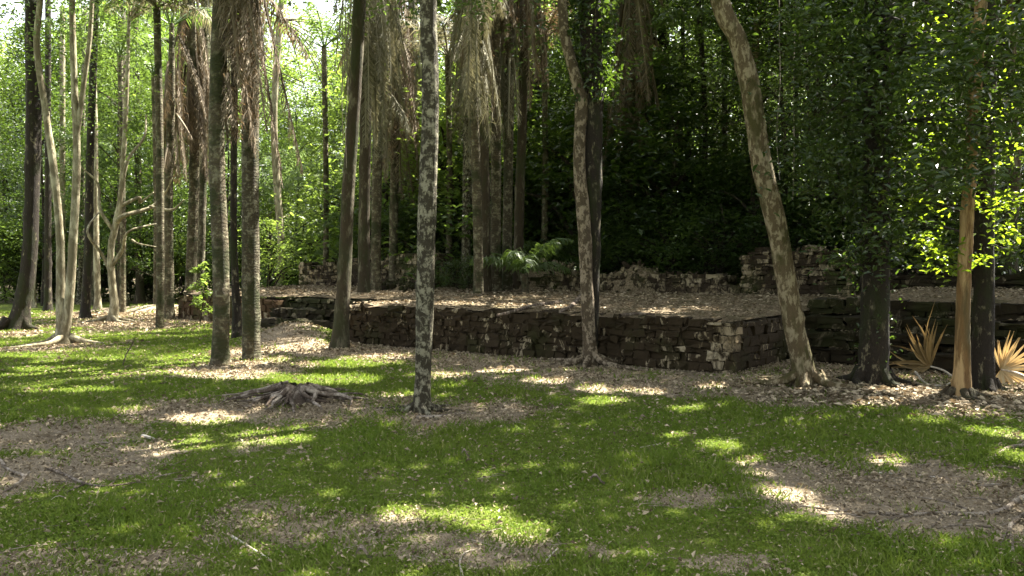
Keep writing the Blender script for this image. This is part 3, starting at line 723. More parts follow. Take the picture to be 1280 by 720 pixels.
e5 = HOSTS[-1][0]; D5 = e5.location[1]
mb = MB(); P, R = trunk_world([(80, 422, 13), (86, 380, 11), (91, 310, 10), (96, 200, 9), (93, 110, 8), (90, 0, 7), (90, -90, 6)], D5 - .05); tube(mb, P, R, 40, 10, .1, 3); rel(mb, 'second_stem', M['bark_pale'], e5, True)
mb = MB(); P, R = trunk_world([(96, 170, 7), (104, 110, 6), (112, 50, 5.5), (116, -20, 5)], D5 - .05); tube(mb, P, R, 20, 8, .1, 4); rel(mb, 'branch', M['bark_pale'], e5, True)
tree('mossy_leaning_tree', 'dark leaning trunk with a mossy foot at the far left edge of the lawn', 'tree',
     [(21, 413, 30), (27, 385, 20), (36, 330, 18), (40, 250, 17), (42, 120, 17), (40, 0, 16)], 'bark_dark', top=11, roots=3, rl=.7, flare=(4, .4, .3))
eB, PB, RB = tree('crooked_tree', 'crooked tree with bare pale branches reaching right beyond the lawn', 'tree',
     [(140, 403, 14), (143, 380, 10), (140, 350, 9), (139, 310, 8), (147, 270, 8), (152, 230, 6)], 'bark_pale', top=9.5, roots=5, rl=1.2, flare=(3, .7, .25))
DB = eB.location[1]
for pix in ([(141, 330, 6), (152, 312, 5), (170, 290, 3), (192, 278, 1.5)], [(146, 278, 7), (160, 270, 6), (185, 258, 5), (205, 240, 3), (228, 226, 1.5)], [(150, 258, 5), (170, 246, 4), (168, 252, 3), (190, 240, 1.5)],
            [(140, 345, 5), (128, 320, 4), (118, 290, 3), (112, 260, 1.5)], [(165, 300, 3), (178, 305, 2), (196, 309, 1)], [(152, 240, 5), (160, 200, 4), (175, 170, 3), (172, 140, 2)], [(187, 258, 4), (214, 262, 3), (232, 250, 1.5)],
            [(143, 290, 5), (128, 262, 4), (122, 230, 3), (108, 210, 1.5)]):
    mb = MB(); P, R = trunk_world(pix, DB); 
    for q in range(len(P)): P[q][1] += .25 * q * rng.uniform(-1, 1)
    tube(mb, P, R, 16, 6, .1, 2); rel(mb, 'branch', M['bark_pale'], eB, True)
palm('palm with pale ringed trunk before the brown low wall', [(209, 400, 20), (211, 385, 12), (211, 320, 11), (211, 240, 10), (214, 130, 9)], 'bark_palm', top=9.5, skirt=(9.2, 3.3, 14, .3, 0, 3.1), green=7, fl=3, flare=(4, .5, .3))
palm('tall palm hung with long brown dead fronds beside the brown low wall', [(236, 398, 18), (237, 380, 13), (240, 310, 13), (243, 200, 12), (240, 80, 12)], 'bark_palm', top=12.5, skirt=(11.5, 4.2, 34, .25, 0, 3.1), fl=1.9, green=7, flare=(4, .5, .25))
palm('tall palm with grey hanging fronds just right of the brown skirted one', [(247, 393, 14), (249, 370, 10), (252, 280, 10), (255, 120, 10)], 'bark_palm_moss', D=28.5, zb=0, top=13, skirt=(12.5, 5.0, 34, .25, 0, 3.1), smat='palm_grey', fl=1.9, green=7)
tree('mossy_thin_tree', 'thin mossy trunk half hidden behind the paired palms', 'tree', [(297, 424, 16), (296, 400, 11), (294, 350, 9), (292, 280, 8), (293, 100, 8)], 'bark_dark', top=9, flare=(3, .6, .2), host=False)

# ---- background trunks on the left
for px, py, wd, mt, nm, lb, lean in [
    (107, 399, 11, 'bark_dark', 'mossy_tree', 'thin mossy trunk right of the double-stemmed tree', 2), (122, 388, 8, 'bark_pale', 'pale_tree', 'pale lit trunk behind the crooked tree', -1), (152, 384, 12, 'bark_brown', 'brown_tree', 'stout trunk touching the crooked tree from behind', 0),
    (60, 391, 9, 'bark_dark', 'dark_tree', 'short dark trunk left of the double-stemmed tree', 0), (41, 385, 7, 'bark_pale', 'pale_tree', 'pale far trunk behind the mossy leaning trunk', 1), (78, 383, 8, 'bark_pale', 'white_tree', 'whitish far trunk seen between the two pale stems', 0),
    (100, 381, 7, 'bark_lichen', 'grey_tree', 'grey far trunk beyond the thin mossy one', 1), (175, 380, 10, 'bark_brown', 'brown_tree', 'brown far trunk above the earth bank left of the low wall', -1), (192, 372, 7, 'bark_dark', 'dark_tree', 'thin dark far trunk left of the pale ringed palm', 1)]:
    tree(nm, lb, 'tree', [(px, py, wd * 1.5), (px, py - 18, wd), (px + lean * 2, 300, wd * .9), (px + lean * 3, 180, wd * .8), (px + lean * 6, 20, wd * .75)], mt, top=13, flare=(4, .3, .3), sides=10, roots=0)

# ---- palms and trunks behind the platform
cl = [(598, 345, 12, 'bark_palm', 20.5), (606, 345, 15, 'bark_brown', 22), (620, 335, 13, 'bark_palm', 22.5), (634, 330, 12, 'bark_palm_moss', 23), (648, 330, 12, 'bark_brown', 23.5)]
lbs = ['grey palm trunk, first from the left in the cluster behind the broad rubble mound', 'stout reddish palm trunk at the left of the central cluster', 'palm trunk in the middle of the central cluster with long hanging fronds', 'ringed mossy palm trunk right of the middle in the central cluster', 'rightmost palm trunk of the central cluster']
for q, (px, py, wd, mt, D) in enumerate(cl):
    palm(lbs[q], [(px, py, wd * 1.15), (px, py - 15, wd), (px + (q - 2), 240, wd), (px + (q - 2) * 3, 120, wd * .95), (px + (q - 2) * 4, 0, wd)], mt, zb=1.1, D=D, top=11.5 + q * .3,
         skirt=(11.3, 4.5 + (q % 3) * 1.1, 16, .25, 0, 3.1), smat=['palm_grey', 'palm_dead', 'palm_dead', 'palm_grey', 'palm_dead'][q], fl=1.9, green=6, group='palms of the central cluster')
for q, (px, D, z0, mt, sm, lb) in enumerate([(470, 24, 4.0, 'bark_palm', 'palm_grey', 'palm hung with a grey curtain of fronds right of the slim brown trunk'), (492, 27, 3.6, 'bark_palm', 'palm_dead', 'palm with a curtain of brown dead fronds left of the lichen-blotched tree'), (512, 30, 4.6, 'bark_palm_moss', 'palm_grey', 'palm with hanging grey fronds close behind the lichen-blotched tree'),
                                         (583, 26, 4.6, 'bark_lichen', 'palm_grey', 'white-streaked palm right of the lichen-blotched tree'), (575, 34, 6.0, 'bark_palm', 'palm_grey', 'far palm between lichen-blotched tree and central palm cluster'),
                                         (786, 25, 3.8, 'bark_palm', 'palm_dead', 'reddish palm with dead fronds right of the forked tree'), (800, 28, 3.6, 'bark_brown', 'palm_dead', 'slightly further reddish palm beside the one right of the forked tree'), (455, 21, 4.4, 'bark_brown', 'palm_grey', 'palm with a high fringe of dead fronds just right of the slim brown trunk')]):
    wd = 330 / D
    palm(lb, [(px, 345, wd), (px, 300, wd * .9), (px + 2, 150, wd * .9), (px + 3, 0, wd * .9)], mt, zb=1.1, D=D, top=12.5, skirt=(12.3, z0, 28, .3, 0, 3.1), smat=sm, fl=1.8, green=7)
for px, D, wd, mt, lb in [(487, 32, 9, 'bark_lichen', 'short pale trunk in the bushes left of the lichen-blotched tree'), (876, 26, 7, 'bark_dark', 'thin grey trunk behind the low slab step'), (944, 24, 9, 'bark_lean', 'pale trunk rising behind the squared stone stack'), (918, 30, 8, 'bark_brown', 'thin brown trunk left of the one behind the squared stack'),
                          (350, 34, 9, 'bark_pale', 'slanting pale trunk above the left ruined wall'), (668, 34, 8, 'bark_dark', 'dark thin trunk between central palms and forked tree'), (835, 30, 12, 'bark_dark', 'dark trunk left of the low slab step'), (1020, 22, 16, 'bark_dark', 'dark trunk right of the leaning pale tree'), (1060, 26, 24, 'bark_pale', 'broad pale trunk high behind the ivy-clad tree'),
                          (1155, 20, 14, 'bark_dark', 'dark trunk between ivy-clad and orange trees'), (1262, 17, 18, 'bark_brown', 'brown trunk deep in shade at right behind the fan leaf'), (760, 32, 9, 'bark_dark', 'dark slim trunk just right of the forked tree'), (895, 36, 9, 'bark_dark', 'far dark trunk above the low slab step'), (545, 36, 9, 'bark_dark', 'far dark trunk just right of the lichen-blotched tree')]:
    tree('forest_tree', lb, 'tree', [(px, 345, wd * 1.1), (px + 1, 300, wd), (px + rng.uniform(-8, 8), 150, wd * .9), (px + rng.uniform(-10, 10), 0, wd * .85)], mt, zb=1.0, D=D, top=12.5, flare=(3, .2, .3), sides=10)

# ------------------------------------------------------------------ background broadleaf trees (a few kinds, each copied)
def crown_mesh(name, H, z0, R, ntips, per, size, mat, limbs=True, spread=.5, seed=0, clump_up=.5):
    mb = MB()
    tips = []
    for q in range(ntips):
        z = z0 + (H - z0) * rng.random() ** .8; f = (z - z0) / (H - z0)
        r = R * (math.sin(PI * min(1, .15 + f * .85)) ** .5) * rng.uniform(.35, 1.0); a = rng.uniform(0, 2 * PI)
        tips.append((r * math.cos(a), r * math.sin(a), z))
    tips = np.array(tips)
    P = np.repeat(tips, per, 0); sg = rng.uniform(.6, 1.4, (ntips, 1)).repeat(per, 0)
    P = P + rng.normal(0, 1, P.shape) * np.array([spread, spread, spread * .5]) * sg
    leaves(mb, P, size, up=clump_up, aspect=.5, down=.6)
    me = mb.mesh(name); me.materials.append(mat)
    mt = MB()
    tube(mt, [(0, 0, -.2), (.1, .05, H * .3), (-.1, .1, H * .6), (0, 0, H * .95)], [.016 * H * .6, .012 * H * .55, .009 * H * .5, .02], 18, 8, .1, seed)
    for q in range(min(14, ntips)):
        tp = tips[q]; zb = tp[2] - rng.uniform(.5, 1.5)
        tube(mt, [(0, 0, max(.5, zb)), tuple(tp * np.array([.5, .5, 1]) + np.array([0, 0, -.2])), tuple(tp)], [.05, .035, .012], 6, 5, 0, cap=False)
    return me, mt
KINDS = []
for nm, H, z0, R, nt_, per, size, mt, bk in [('broadleaf', 13, 1.8, 3.2, 120, 95, .15, 'leaf', 'bark_brown'), ('broadleaf', 12, 3.0, 2.8, 95, 95, .15, 'leaf_dark', 'bark_dark'),
                                            ('broadleaf', 14, 1.0, 3.4, 130, 90, .16, 'leaf_lime', 'bark_pale'), ('broadleaf', 11, 1.0, 2.4, 80, 90, .14, 'leaf_pale', 'bark_pale')]:
    me, mtb = crown_mesh('crown', H, z0, R, nt_, per, size, M[mt], spread=.42)
    tm = mtb.mesh('trunk', True); tm.materials.append(M[bk]); KINDS.append((me, tm))
SH = []
for H, R, nt_, per, size, mt in [(2.4, 1.3, 34, 60, .12, 'leaf'), (2.0, 1.2, 30, 60, .13, 'leaf_dark'), (3.4, 1.3, 44, 60, .12, 'leaf_lime'), (3.2, 1.4, 50, 60, .14, 'leaf_dark')]:
    me, mtb = crown_mesh('foliage', H, .15, R, nt_, per, size, M[mt], spread=.26)
    tm = mtb.mesh('stem', True); tm.materials.append(M['bark_dark']); SH.append((me, tm))
def place(kind, P, s, rz, name, label, cat, group, sz=1.0, pn=('crown', 'trunk')):
    e = empty(name, P, rz); e.scale = (s, s, s * sz); tag(e, label, cat, group)
    for me, n_ in zip(kind, pn):
        o = bpy.data.objects.new(n_, me); COL.objects.link(o); o.parent = e
    return e
LM = [(0, 'the left edge'), (21, 'the mossy leaning trunk'), (80, 'the double-stemmed tree'), (140, 'the crooked tree'), (211, 'the pale ringed palm'), (245, 'the skirted palms'), (294, 'the paired palms'), (380, 'the left ruined wall'), (435, 'the slim brown trunk'), (490, 'the curtain palms'), (536, 'the lichen-blotched tree'), (620, 'the central palm cluster'),
      (735, 'the forked tree'), (793, 'the reddish palms'), (860, 'the low slab step'), (940, 'the squared stone stack'), (1000, 'the foot of the leaning tree'), (1094, 'the ivy-clad trunk'), (1150, 'the dry fan leaf'), (1210, 'the orange trunk'), (1270, 'the bright fan leaf')]
def near(px): return min(LM, key=lambda l: abs(l[0] - px))[1]
CNT = {}
ORD = ['nearest', 'second nearest', 'third nearest', 'fourth nearest', 'fifth nearest', 'sixth nearest', 'seventh nearest', 'eighth nearest', 'ninth nearest', 'tenth nearest', 'eleventh nearest', 'twelfth nearest']
BG = []
def gz(P): return float(ground_z(np.array(P[0]), np.array(P[1])))
desc = ['mid-green leafy tree', 'dark green leafy tree', 'sunlit lime-green tree', 'pale green slender tree']
sdesc = ['mid-green bush', 'low dark bush', 'tall lime-green sapling', 'tall dark bush']
plan = []
# (px range, D range, kinds, count, scale)
for (a, b, d0, d1, kinds, cnt, s0, s1) in [(-60, 330, 42, 60, [1, 0, 1, 3, 1, 2], 18, 1.0, 1.5), (300, 450, 42, 60, [2, 2, 0], 9, 1.0, 1.5), (-40, 320, 34, 43, [1, 3, 1, 0], 7, .75, .95), (430, 700, 32, 52, [0, 0, 2, 1], 14, .8, 1.3),
                                       (680, 960, 27, 48, [1, 0, 1], 15, .8, 1.25), (930, 1330, 19, 34, [1, 1, 0], 15, .7, 1.1), (-60, 1340, 62, 84, [0, 2, 3], 24, 1.5, 2.0)]:  # darker leaf kinds put some of the forest's shade into colour
    for q in range(cnt):
        px = a + (b - a) * (q + rng.uniform(.1, .9)) / cnt; D = rng.uniform(d0, d1); k = kinds[int(rng.integers(len(kinds)))]
        sc__ = rng.uniform(s0, s1)
        if 350 < px < 440: sc__ = min(sc__, D * .0185)     # the sky shows above these
        plan.append((D, px, k, sc__))
plan.sort()
for D, px, k, s in plan:
    P = atD(px, 330, D); P[2] = gz(P) - .05
    key = (k, near(px)); c = CNT.get(key, 0); CNT[key] = c + 1
    place(KINDS[k], P, s, rng.uniform(0, 6.28), 'leafy_tree', f'{desc[k]} behind {near(px)}, {ORD[min(c, 11)]} such', 'tree', 'leafy trees of the forest behind the clearing', sz=rng.uniform(.9, 1.15))
plan = []
for (a, b, d0, d1, kinds, cnt, s0, s1) in [(-40, 320, 39, 47, [0, 1, 2, 3], 24, .8, 1.3), (330, 480, 31, 40, [2, 0, 0], 12, .8, 1.2), (470, 720, 25.5, 34, [0, 0, 2, 3], 26, .7, 1.15),
                                       (700, 900, 20.5, 28, [0, 3, 0, 1], 20, .7, 1.1), (880, 1320, 17.5, 26, [1, 3], 28, .7, 1.2), (440, 730, 27, 33, [0, 0, 2], 11, 1.6, 2.5), (300, 440, 33, 38, [2, 0], 5, 1.6, 2.2), (650, 960, 24, 30, [3, 1, 0], 11, 1.5, 2.2), (-30, 230, 40, 46, [0, 3], 8, 1.6, 2.4)]:
    for q in range(cnt):
        px = a + (b - a) * (q + rng.uniform(.1, .9)) / cnt; D = rng.uniform(d0, d1)
        P = atD(px, 340, D); t, w = tw(P[0], P[1])
        if TL - 1 < t and w < 8.8: P = P + Vv * (9.0 - w + rng.random())
        plan.append((P[1], px, kinds[int(rng.integers(len(kinds)))], rng.uniform(s0, s1), P))
plan += [(0, 560, 1, .45, TW(-10.9, 5.9)), (0, 575, 1, .5, TW(-10.3, 5.8)), (0, 520, 0, .4, TW(-12.6, 6.6))]
plan.sort(key=lambda q: q[0])
for D, px, k, s, P in plan:
    t, w = tw(P[0], P[1]); P[2] = gz(P) - .05 if w > 7.7 or t < TL else float(floor_z(np.array(t), np.array(w)))
    key = (k + 10, near(px)); c = CNT.get(key, 0); CNT[key] = c + 1
    place(SH[k], P, s, rng.uniform(0, 6.28), 'understory_bush', f'{sdesc[k]} behind {near(px)}, {ORD[min(c, 11)]} such', 'bush', 'bushes of the forest undergrowth', pn=('foliage', 'stem'))

for q, (x, y, k, s_) in enumerate([(7.5, -5, 1, 1.0), (12, 1.5, 1, 1.0), (2.5, -9, 0, 1.1), (-4, -12, 0, 1.1), (15, 8, 1, 1.0), (12, -8, 0, 1.2), (-12, -10, 0, 1.1)]):
    place(KINDS[k], (x, y, -.1), s_, q * 1.1, 'leafy_tree', 'leafy tree shading the clearing from behind the camera', 'tree', 'shade trees behind the viewer')

# far wood that closes the view
mb = MB(); n = 90000
px = rng.uniform(-500, 1780, n); D = rng.uniform(84, 100, n); x = (px - 640) / F * D
top = 20 + 14 * fbm(x * .08, 0 * x, 2); top = np.where((px > 360) & (px < 425), top * .62, top)
z = rng.random(n) * top; keep = fbm(x * .35, z * .35, 41) + rng.normal(0, .05, n) > .36
leaves(mb, np.stack([x, D, z], 1)[keep], .62, up=.4, aspect=.6)
tag(mb.build('far_wood', M['leaf']), 'far sunlit wood closing the view beyond the trees', 'wood', kind='stuff')
mb = MB(); n = 60000
px = rng.uniform(-300, 1700, n); D = np.where(px > 430, rng.uniform(50, 56, n), rng.uniform(62, 68, n)); x = (px - 640) / F * D
top = np.where(px > 430, 8.5, 7.0) * (.6 + .8 * fbm(x * .3, 0 * x, 12)); z = rng.random(n) * top
keep = fbm(x * .9, z * .9, 43) > .33
P = np.stack([x, D, z + 1.0], 1)[keep]; leaves(mb, P, .30, up=.4, aspect=.6)
tag(mb.build('forest_undergrowth', M['leaf']), 'dense green undergrowth deep in the forest', 'undergrowth', kind='stuff')
mb = MB()
for q in range(60):
    D = rng.uniform(84, 96); x = rng.uniform(-75, 75); h = rng.uniform(10, 16); tube(mb, [(x, D, -.2), (x + rng.normal(0, .5), D, h)], [.3, .15], 5, 6)
tag(mb.build('far_trunks', M['bark_dark'], smooth=True), 'trunks of the far wood beyond the trees', 'wood', kind='stuff')

# ------------------------------------------------------------------ canopy overhead, laid out to cast the dappled shade, shared out to nearest trees
def lit(gx_, gy_, seed=5):
    n = (fbm(gx_ * 1.6, gy_ * 1.6, seed) - .5) * 1.0; out = np.zeros(gx_.shape, bool)
    for cx, cy, rx, ry, _ in LIT:
        q = np.sqrt(((gx_ - cx) / (rx + .10)) ** 2 + ((gy_ - cy) / (ry + .10)) ** 2) + n
        out |= q < 1.0
    return out
n = 260000
g_x = rng.uniform(-17, 17, n); g_y = rng.uniform(1.5, 38, n)
z = 8.3 + 5.2 * noise2(g_x * .5, g_y * .5, 15) * .7 + rng.uniform(0, 1.6, n)
dens = .70 + .8 * (fbm(g_x * .6, g_y * .6, 19))
mid_open = .45 * sstep(15, 19, g_y) * sstep(-8, -5, g_x) * (1 - sstep(3, 6, g_x))
left_open = sstep(-5, -9, g_x) * .55 * sstep(12, 20, g_y)
k = ~lit(g_x, g_y) & ~sunward(np.stack([g_x + SX * z, g_y + SY * z, z], 1)) & (rng.random(n) < dens - left_open - mid_open)
P = np.stack([g_x + SX * z, g_y + SY * z, z], 1)[k]
sz = np.where(P[:, 1] > 24, .17, .27)
# finer cover where it is seen
kk = P[:, 1] > 24
HP = np.array([h[1][:2] for h in HOSTS])
owner = np.argmin(((P[:, None, :2] - HP[None]) ** 2).sum(-1), 1)
for q, (e, tp, mt, r0) in enumerate(HOSTS):
    sel = owner == q
    if sel.sum() < 20: continue
    mb = MB(); leaves(mb, P[sel], sz[sel], up=.5, aspect=.62)
    rel(mb, 'crown', M['leaf_dark'] if q % 3 else M['leaf'], e)
    Q = P[sel]; idx = rng.choice(len(Q), min(9, len(Q)), replace=False)
    for i_ in idx[:9]:
        d = Q[i_]; mid = (tp + d) / 2 + np.array([0, 0, .4]); mb = MB()
        tube(mb, [tp - np.array([0, 0, .3]), mid, d], [r0 * .8, r0 * .4, .015], 10, 6, .1, cap=False); rel(mb, 'limb', M[mt], e, True)

# ---- the low leafy boughs at the right, in view
def boughs(e, D, clusters, size, mat, per, spread):
    mb = MB(); C = []
    for (px, py, dd) in clusters:
        C.append(atD(px, py, D + dd))
    C = np.array(C); P = np.repeat(C, per, 0) + rng.normal(0, 1, (len(C) * per, 3)) * np.array([spread, spread, spread * .6])
    if D > 10: P = P[~lit(P[:, 0] - SX * P[:, 2], P[:, 1] - SY * P[:, 2]) & ~sunward(P)]
    if D < 10: P = P[~sunward(P) | (rng.random(len(P)) < .25)]
    leaves(mb, P, size, up=.45, aspect=.5, six=True, down=.8)
    rel(mb, 'foliage', mat, e)
    return C
cl = [(rng.uniform(1000, 1290), rng.uniform(-20, 330), rng.uniform(-1.6, 2.2)) for _ in range(300)]
cl += [(rng.uniform(1120, 1300), rng.uniform(-20, 235), rng.uniform(-3.0, -1.7)) for _ in range(60)]
cl = [c for c in cl if not (c[1] > 240 and c[0] < 1040) and fbm(np.array(c[0] / 90.), np.array(c[1] / 90.), 3) > .34]
C = boughs(e10, D10, cl, .105, M['leaf_dark'], 55, .25)
base10 = atD(1096, 40, D10)
for c in C[::8]:
    mb = MB(); tube(mb, [np.array([base10[0], base10[1], c[2] + .5]), (base10 * [1, 1, 0] + c * [1, 1, 2]) / 2 + np.array([0, 0, .35]), c], [.03, .02, .006], 8, 5, cap=False); rel(mb, 'limb', M['bark_dark'], e10, True)
e11 = [h for h in HOSTS if h[0].name.startswith('slim_orange')][0][0]; D11 = e11.location[1]
cl = [(1190, 50, .4), (1165, 85, .5), (1210, 20, .3), (1240, 45, .3), (1180, 150, .4), (1245, 140, .2), (1200, 180, .1), (1175, 318, .2), (1160, 300, .2), (1190, 335, .1), (1215, 320, .2), (1240, 255, 0), (1270, 250, 0), (1260, 200, .2), (1225, 250, .3), (1140, 200, .4), (1130, 250, .3), (1270, 90, .2), (1250, 290, .1),
      (1290, 300, .1), (1200, 240, .2), (1170, 260, .3), (1285, 180, .2), (1150, 120, .5), (1275, 20, .3), (1145, 40, .5)]
C = boughs(e11, D11, cl, .085, M['leaf_lime2'], 70, .15)
for c in C[::4]:
    b_ = np.array([atD(1213, 200, D11)[0], D11, c[2] - .1]); mb = MB()
    tube(mb, [b_, (b_ + c) / 2 + rng.normal(0, .06, 3), c], [.012, .009, .004], 8, 5, cap=False); rel(mb, 'limb', M['bark_dark'], e11, True)

# leafy tip hanging at the top left of centre
eb = [h for h in HOSTS if h[0].name.startswith('slim_brown')][0][0]
cl = [(rng.uniform(325, 378), rng.uniform(-20, 95), rng.uniform(-.5, .5)) for _ in range(16)]
C = boughs(eb, 15.0, cl, .10, M['leaf'], 26, .16)

for hn, D, x0, x1, y1, cnt, sz_, mt in [('mossy_leaning_tree', 20, -40, 130, 150, 34, .12, 'leaf'), ('crooked_tree', 23, 90, 235, 210, 40, .13, 'leaf'), ('double_trunk_tree', 17, 60, 130, 60, 12, .10, 'leaf_pale'), ('crooked_tree', 25, 95, 240, 320, 34, .12, 'leaf'), ('mossy_leaning_tree', 24, -30, 120, 330, 30, .12, 'leaf_dark'), ('double_trunk_tree', 20, 100, 200, 240, 16, .11, 'leaf_lime'), ('forked_tree', 14, 640, 830, 120, 40, .11, 'leaf_dark'), ('leaning_tree', 13, 830, 1000, 110, 34, .10, 'leaf_dark'),
                                   ('lichen_tree', 12, 500, 620, 40, 12, .09, 'leaf'), ('slim_brown_tree', 17, 440, 540, 60, 16, .11, 'leaf')]:
    eh = [h for h in HOSTS if h[0].name.startswith(hn)][0][0]
    cl = [(rng.uniform(x0, x1), y1 - (y1 + 40) * rng.random() ** .6, rng.uniform(-1, 1.5)) for _ in range(cnt)]
    boughs(eh, D, cl, sz_, M[mt], 40, .24 * D / 14)

# ------------------------------------------------------------------ small things on the ground
st = at(368, 500); es = empty('tree_stump', st); tag(es, 'weathered tree stump with a tangle of bare roots on the dirt patch', 'tree stump')
mb = MB()
th = np.linspace(0, 2 * PI, 26, endpoint=False); rows = [(.0, .36), (.05, .28), (.10, .22), (.15, .18), (.17, .12), (.09, .06)]
V = []
for q, (z, r) in enumerate(rows):
    rr = r * (1 + .22 * np.cos(6 * th + 1) * (1 - z * 3) + .12 * np.sin(11 * th)); V.append(np.stack([st[0] + rr * np.cos(th), st[1] + rr * .9 * np.sin(th), z + .03 * np.sin(5 * th + 2) * (z > .1) + 0 * th], 1))
V = np.concatenate(V); i = np.arange(len(rows) - 1)[:, None] * 26; j = np.arange(26)[None]; j2 = (j + 1) % 26
mb.add(V, np.stack([i + j, i + j2, i + 26 + j2, i + 26 + j], -1).reshape(-1, 4)); mb.add(V[-26:], np.arange(26)[None])
rel(mb, 'stump_core', M['stump'], es, True)
for q in range(34):
    a = 2 * PI * q / 34 + rng.normal(0, .12); r0 = .16; L = rng.uniform(.25, .75) * (1 + .45 * abs(math.cos(a)))
    P = []; aa = a; p = st + np.array([math.cos(a) * r0, math.sin(a) * r0, .15])
    hh = rng.uniform(.06, .17)
    for k_ in range(7):
        f = k_ / 6; pz = hh * (1 - f) ** 1.5 + .03 + .03 * rng.random(); P.append((p[0], p[1], pz + gz(p))); aa += rng.normal(0, .5); p = p + np.array([math.cos(aa), math.sin(aa), 0]) * L / 6
    r = rng.uniform(.012, .03); mb = MB(); tube(mb, P, [r * 1.3, r, r * .8, r * .6, r * .25], 18, 6, .2, q); rel(mb, 'root', M['root' if q % 3 == 0 else 'stump'], es, True)

def stick(name, label, pix, r, mat='stick', cat='stick', zs=None, taper=.4, twigs=()):
    P = np.array([at(a, b) for a, b in pix]); rr = np.linspace(r, r * taper, len(P)); P[:, 2] = ground_z(P[:, 0], P[:, 1]) + r * 1.2
    if zs is not None: P[:, 2] += np.array(zs)
    e = MB(); tube(e, P, rr, len(P) * 5, 6, .12, 3)
    for tw_ in twigs:
        Q = np.array([at(a, b) for a, b in tw_]); Q[:, 2] = ground_z(Q[:, 0], Q[:, 1]) + r; tube(e, Q, [r * .6, r * .2], 8, 5)
    o = e.build(name, M[mat], None, True, origin=P[0]); tag(o, label, cat); return o
stick('fallen_stick', 'short straight bleached stick in the grass near the bottom left', [(290, 673), (315, 687), (340, 702)], .009)
stick('fallen_stick', 'bleached curved stick at the bottom centre of the lawn', [(578, 722), (575, 703), (582, 693), (594, 690)], .008)
stick('fallen_branch', 'dark crooked branch lying on the bare patch at left', [(58, 584), (80, 593), (106, 604), (135, 608), (175, 602)], .014, 'stump', 'branch', twigs=[[(106, 604), (80, 618)], [(135, 608), (150, 595)]])
stick('fallen_branch', 'pale forked branch at the left edge on the bare patch', [(0, 575), (12, 590), (30, 597), (16, 610), (-8, 621)], .016, 'root', 'branch', twigs=[[(30, 597), (40, 588)]])
stick('fallen_stick', 'thin stick near the pit at left', [(120, 552), (150, 553), (178, 549)], .010, 'root')
stick('fallen_stick', 'stubby pale stick right of the pit', [(178, 545), (192, 549)], .016, 'stick', taper=.8)
stick('fallen_stick', 'long thin pale twig lying across the right bare patch', [(1080, 590), (1150, 594), (1230, 606), (1262, 605)], .007)
stick('fallen_stick', 'curved pale branch in front of the dry fan leaf', [(1144, 478), (1158, 484), (1180, 486), (1196, 481)], .016, 'stick', 'branch', zs=[.12, .02, .02, .06])
stick('fallen_stick', 'dark root-like branch lying at the foot of the lichen-blotched tree', [(520, 522), (545, 522), (562, 519), (582, 517)], .022, 'root', 'branch')
stick('fallen_stick', 'thin twig on the grass below the lit spots at centre', [(800, 560), (830, 553)], .006)
stick('fallen_stick', 'thin pale twig near the middle bottom of the lawn', [(680, 705), (690, 695), (697, 688)], .008)
stick('fallen_branch', 'thick grey branch lying on the platform before the small rubble mound', [(742, 459), (760, 452)], .01)
c = at(153, 457); mb = MB(); tube(mb, [c + [0, 0, -.02], c + [.06, 0, .18], c + [.16, .02, .36], c + [.22, .02, .50]], [.012, .01, .008, .004], 12, 5, .2); tube(mb, [c + [.12, .0, .28], c + [.2, .02, .36]], [.006, .003], 4, 5)
tag(mb.build('upright_twig', M['stump'], None, True, origin=c), 'thin dark twig sticking up from the left lawn', 'twig')
# roots lying on the platform
for lb, pix, r in [('grey root snaking down from the broad rubble mound', [(700, 372), (670, 374), (640, 381), (622, 384)], .05), ('grey root reaching down the small rubble mound beside the forked tree', [(730, 366), (716, 374), (700, 381)], .06), ('low root half buried in the platform litter', [(775, 385), (800, 383), (818, 384)], .03)]:
    P = np.array([at(a, b, 1.02) for a, b in pix]); t, w = tw(P[:, 0], P[:, 1]); P[:, 2] = floor_z(t, w) + .07
    mb = MB(); tube(mb, P, np.linspace(r, r * .4, len(P)), 18, 7, .15, 4); tag(mb.build('surface_root', M['stump'], None, True, origin=P[0]), lb, 'root')
# stray pale leaf on the grass
def bigleaf(px, py, s, label):
    c = at(px, py); mb = MB(); n = 9; t = np.linspace(0, 1, n); w = s * .22 * np.sin(PI * t) ** .8
    z = ground_z(np.array(c[0]), np.array(c[1])) + .035 + .03 * np.sin(t * 5)
    L = np.stack([c[0] + (t - .5) * s, c[1] + w, z + .02 * np.ones(n)], 1); Cc = np.stack([c[0] + (t - .5) * s, c[1] + 0 * t, z], 1); R = np.stack([c[0] + (t - .5) * s, c[1] - w, z + .015], 1)
    i = np.arange(n - 1)[:, None]; mb.add(np.concatenate([L, Cc, R]), np.concatenate([np.concatenate([i, i + n, i + n + 1, i + 1], 1), np.concatenate([i + n, i + 2 * n, i + 2 * n + 1, i + n + 1], 1)]))
    tag(mb.build('fallen_leaf', M['root'], origin=c), label, 'leaf')
bigleaf(747, 605, .11, 'single curled whitish leaf on the centre of the lawn'); bigleaf(582, 571, .07, 'tiny pale leaf on the grass left of the curled whitish one')
bigleaf(455, 700, .09, 'small pale dead leaf low on the lawn left of the curved stick')
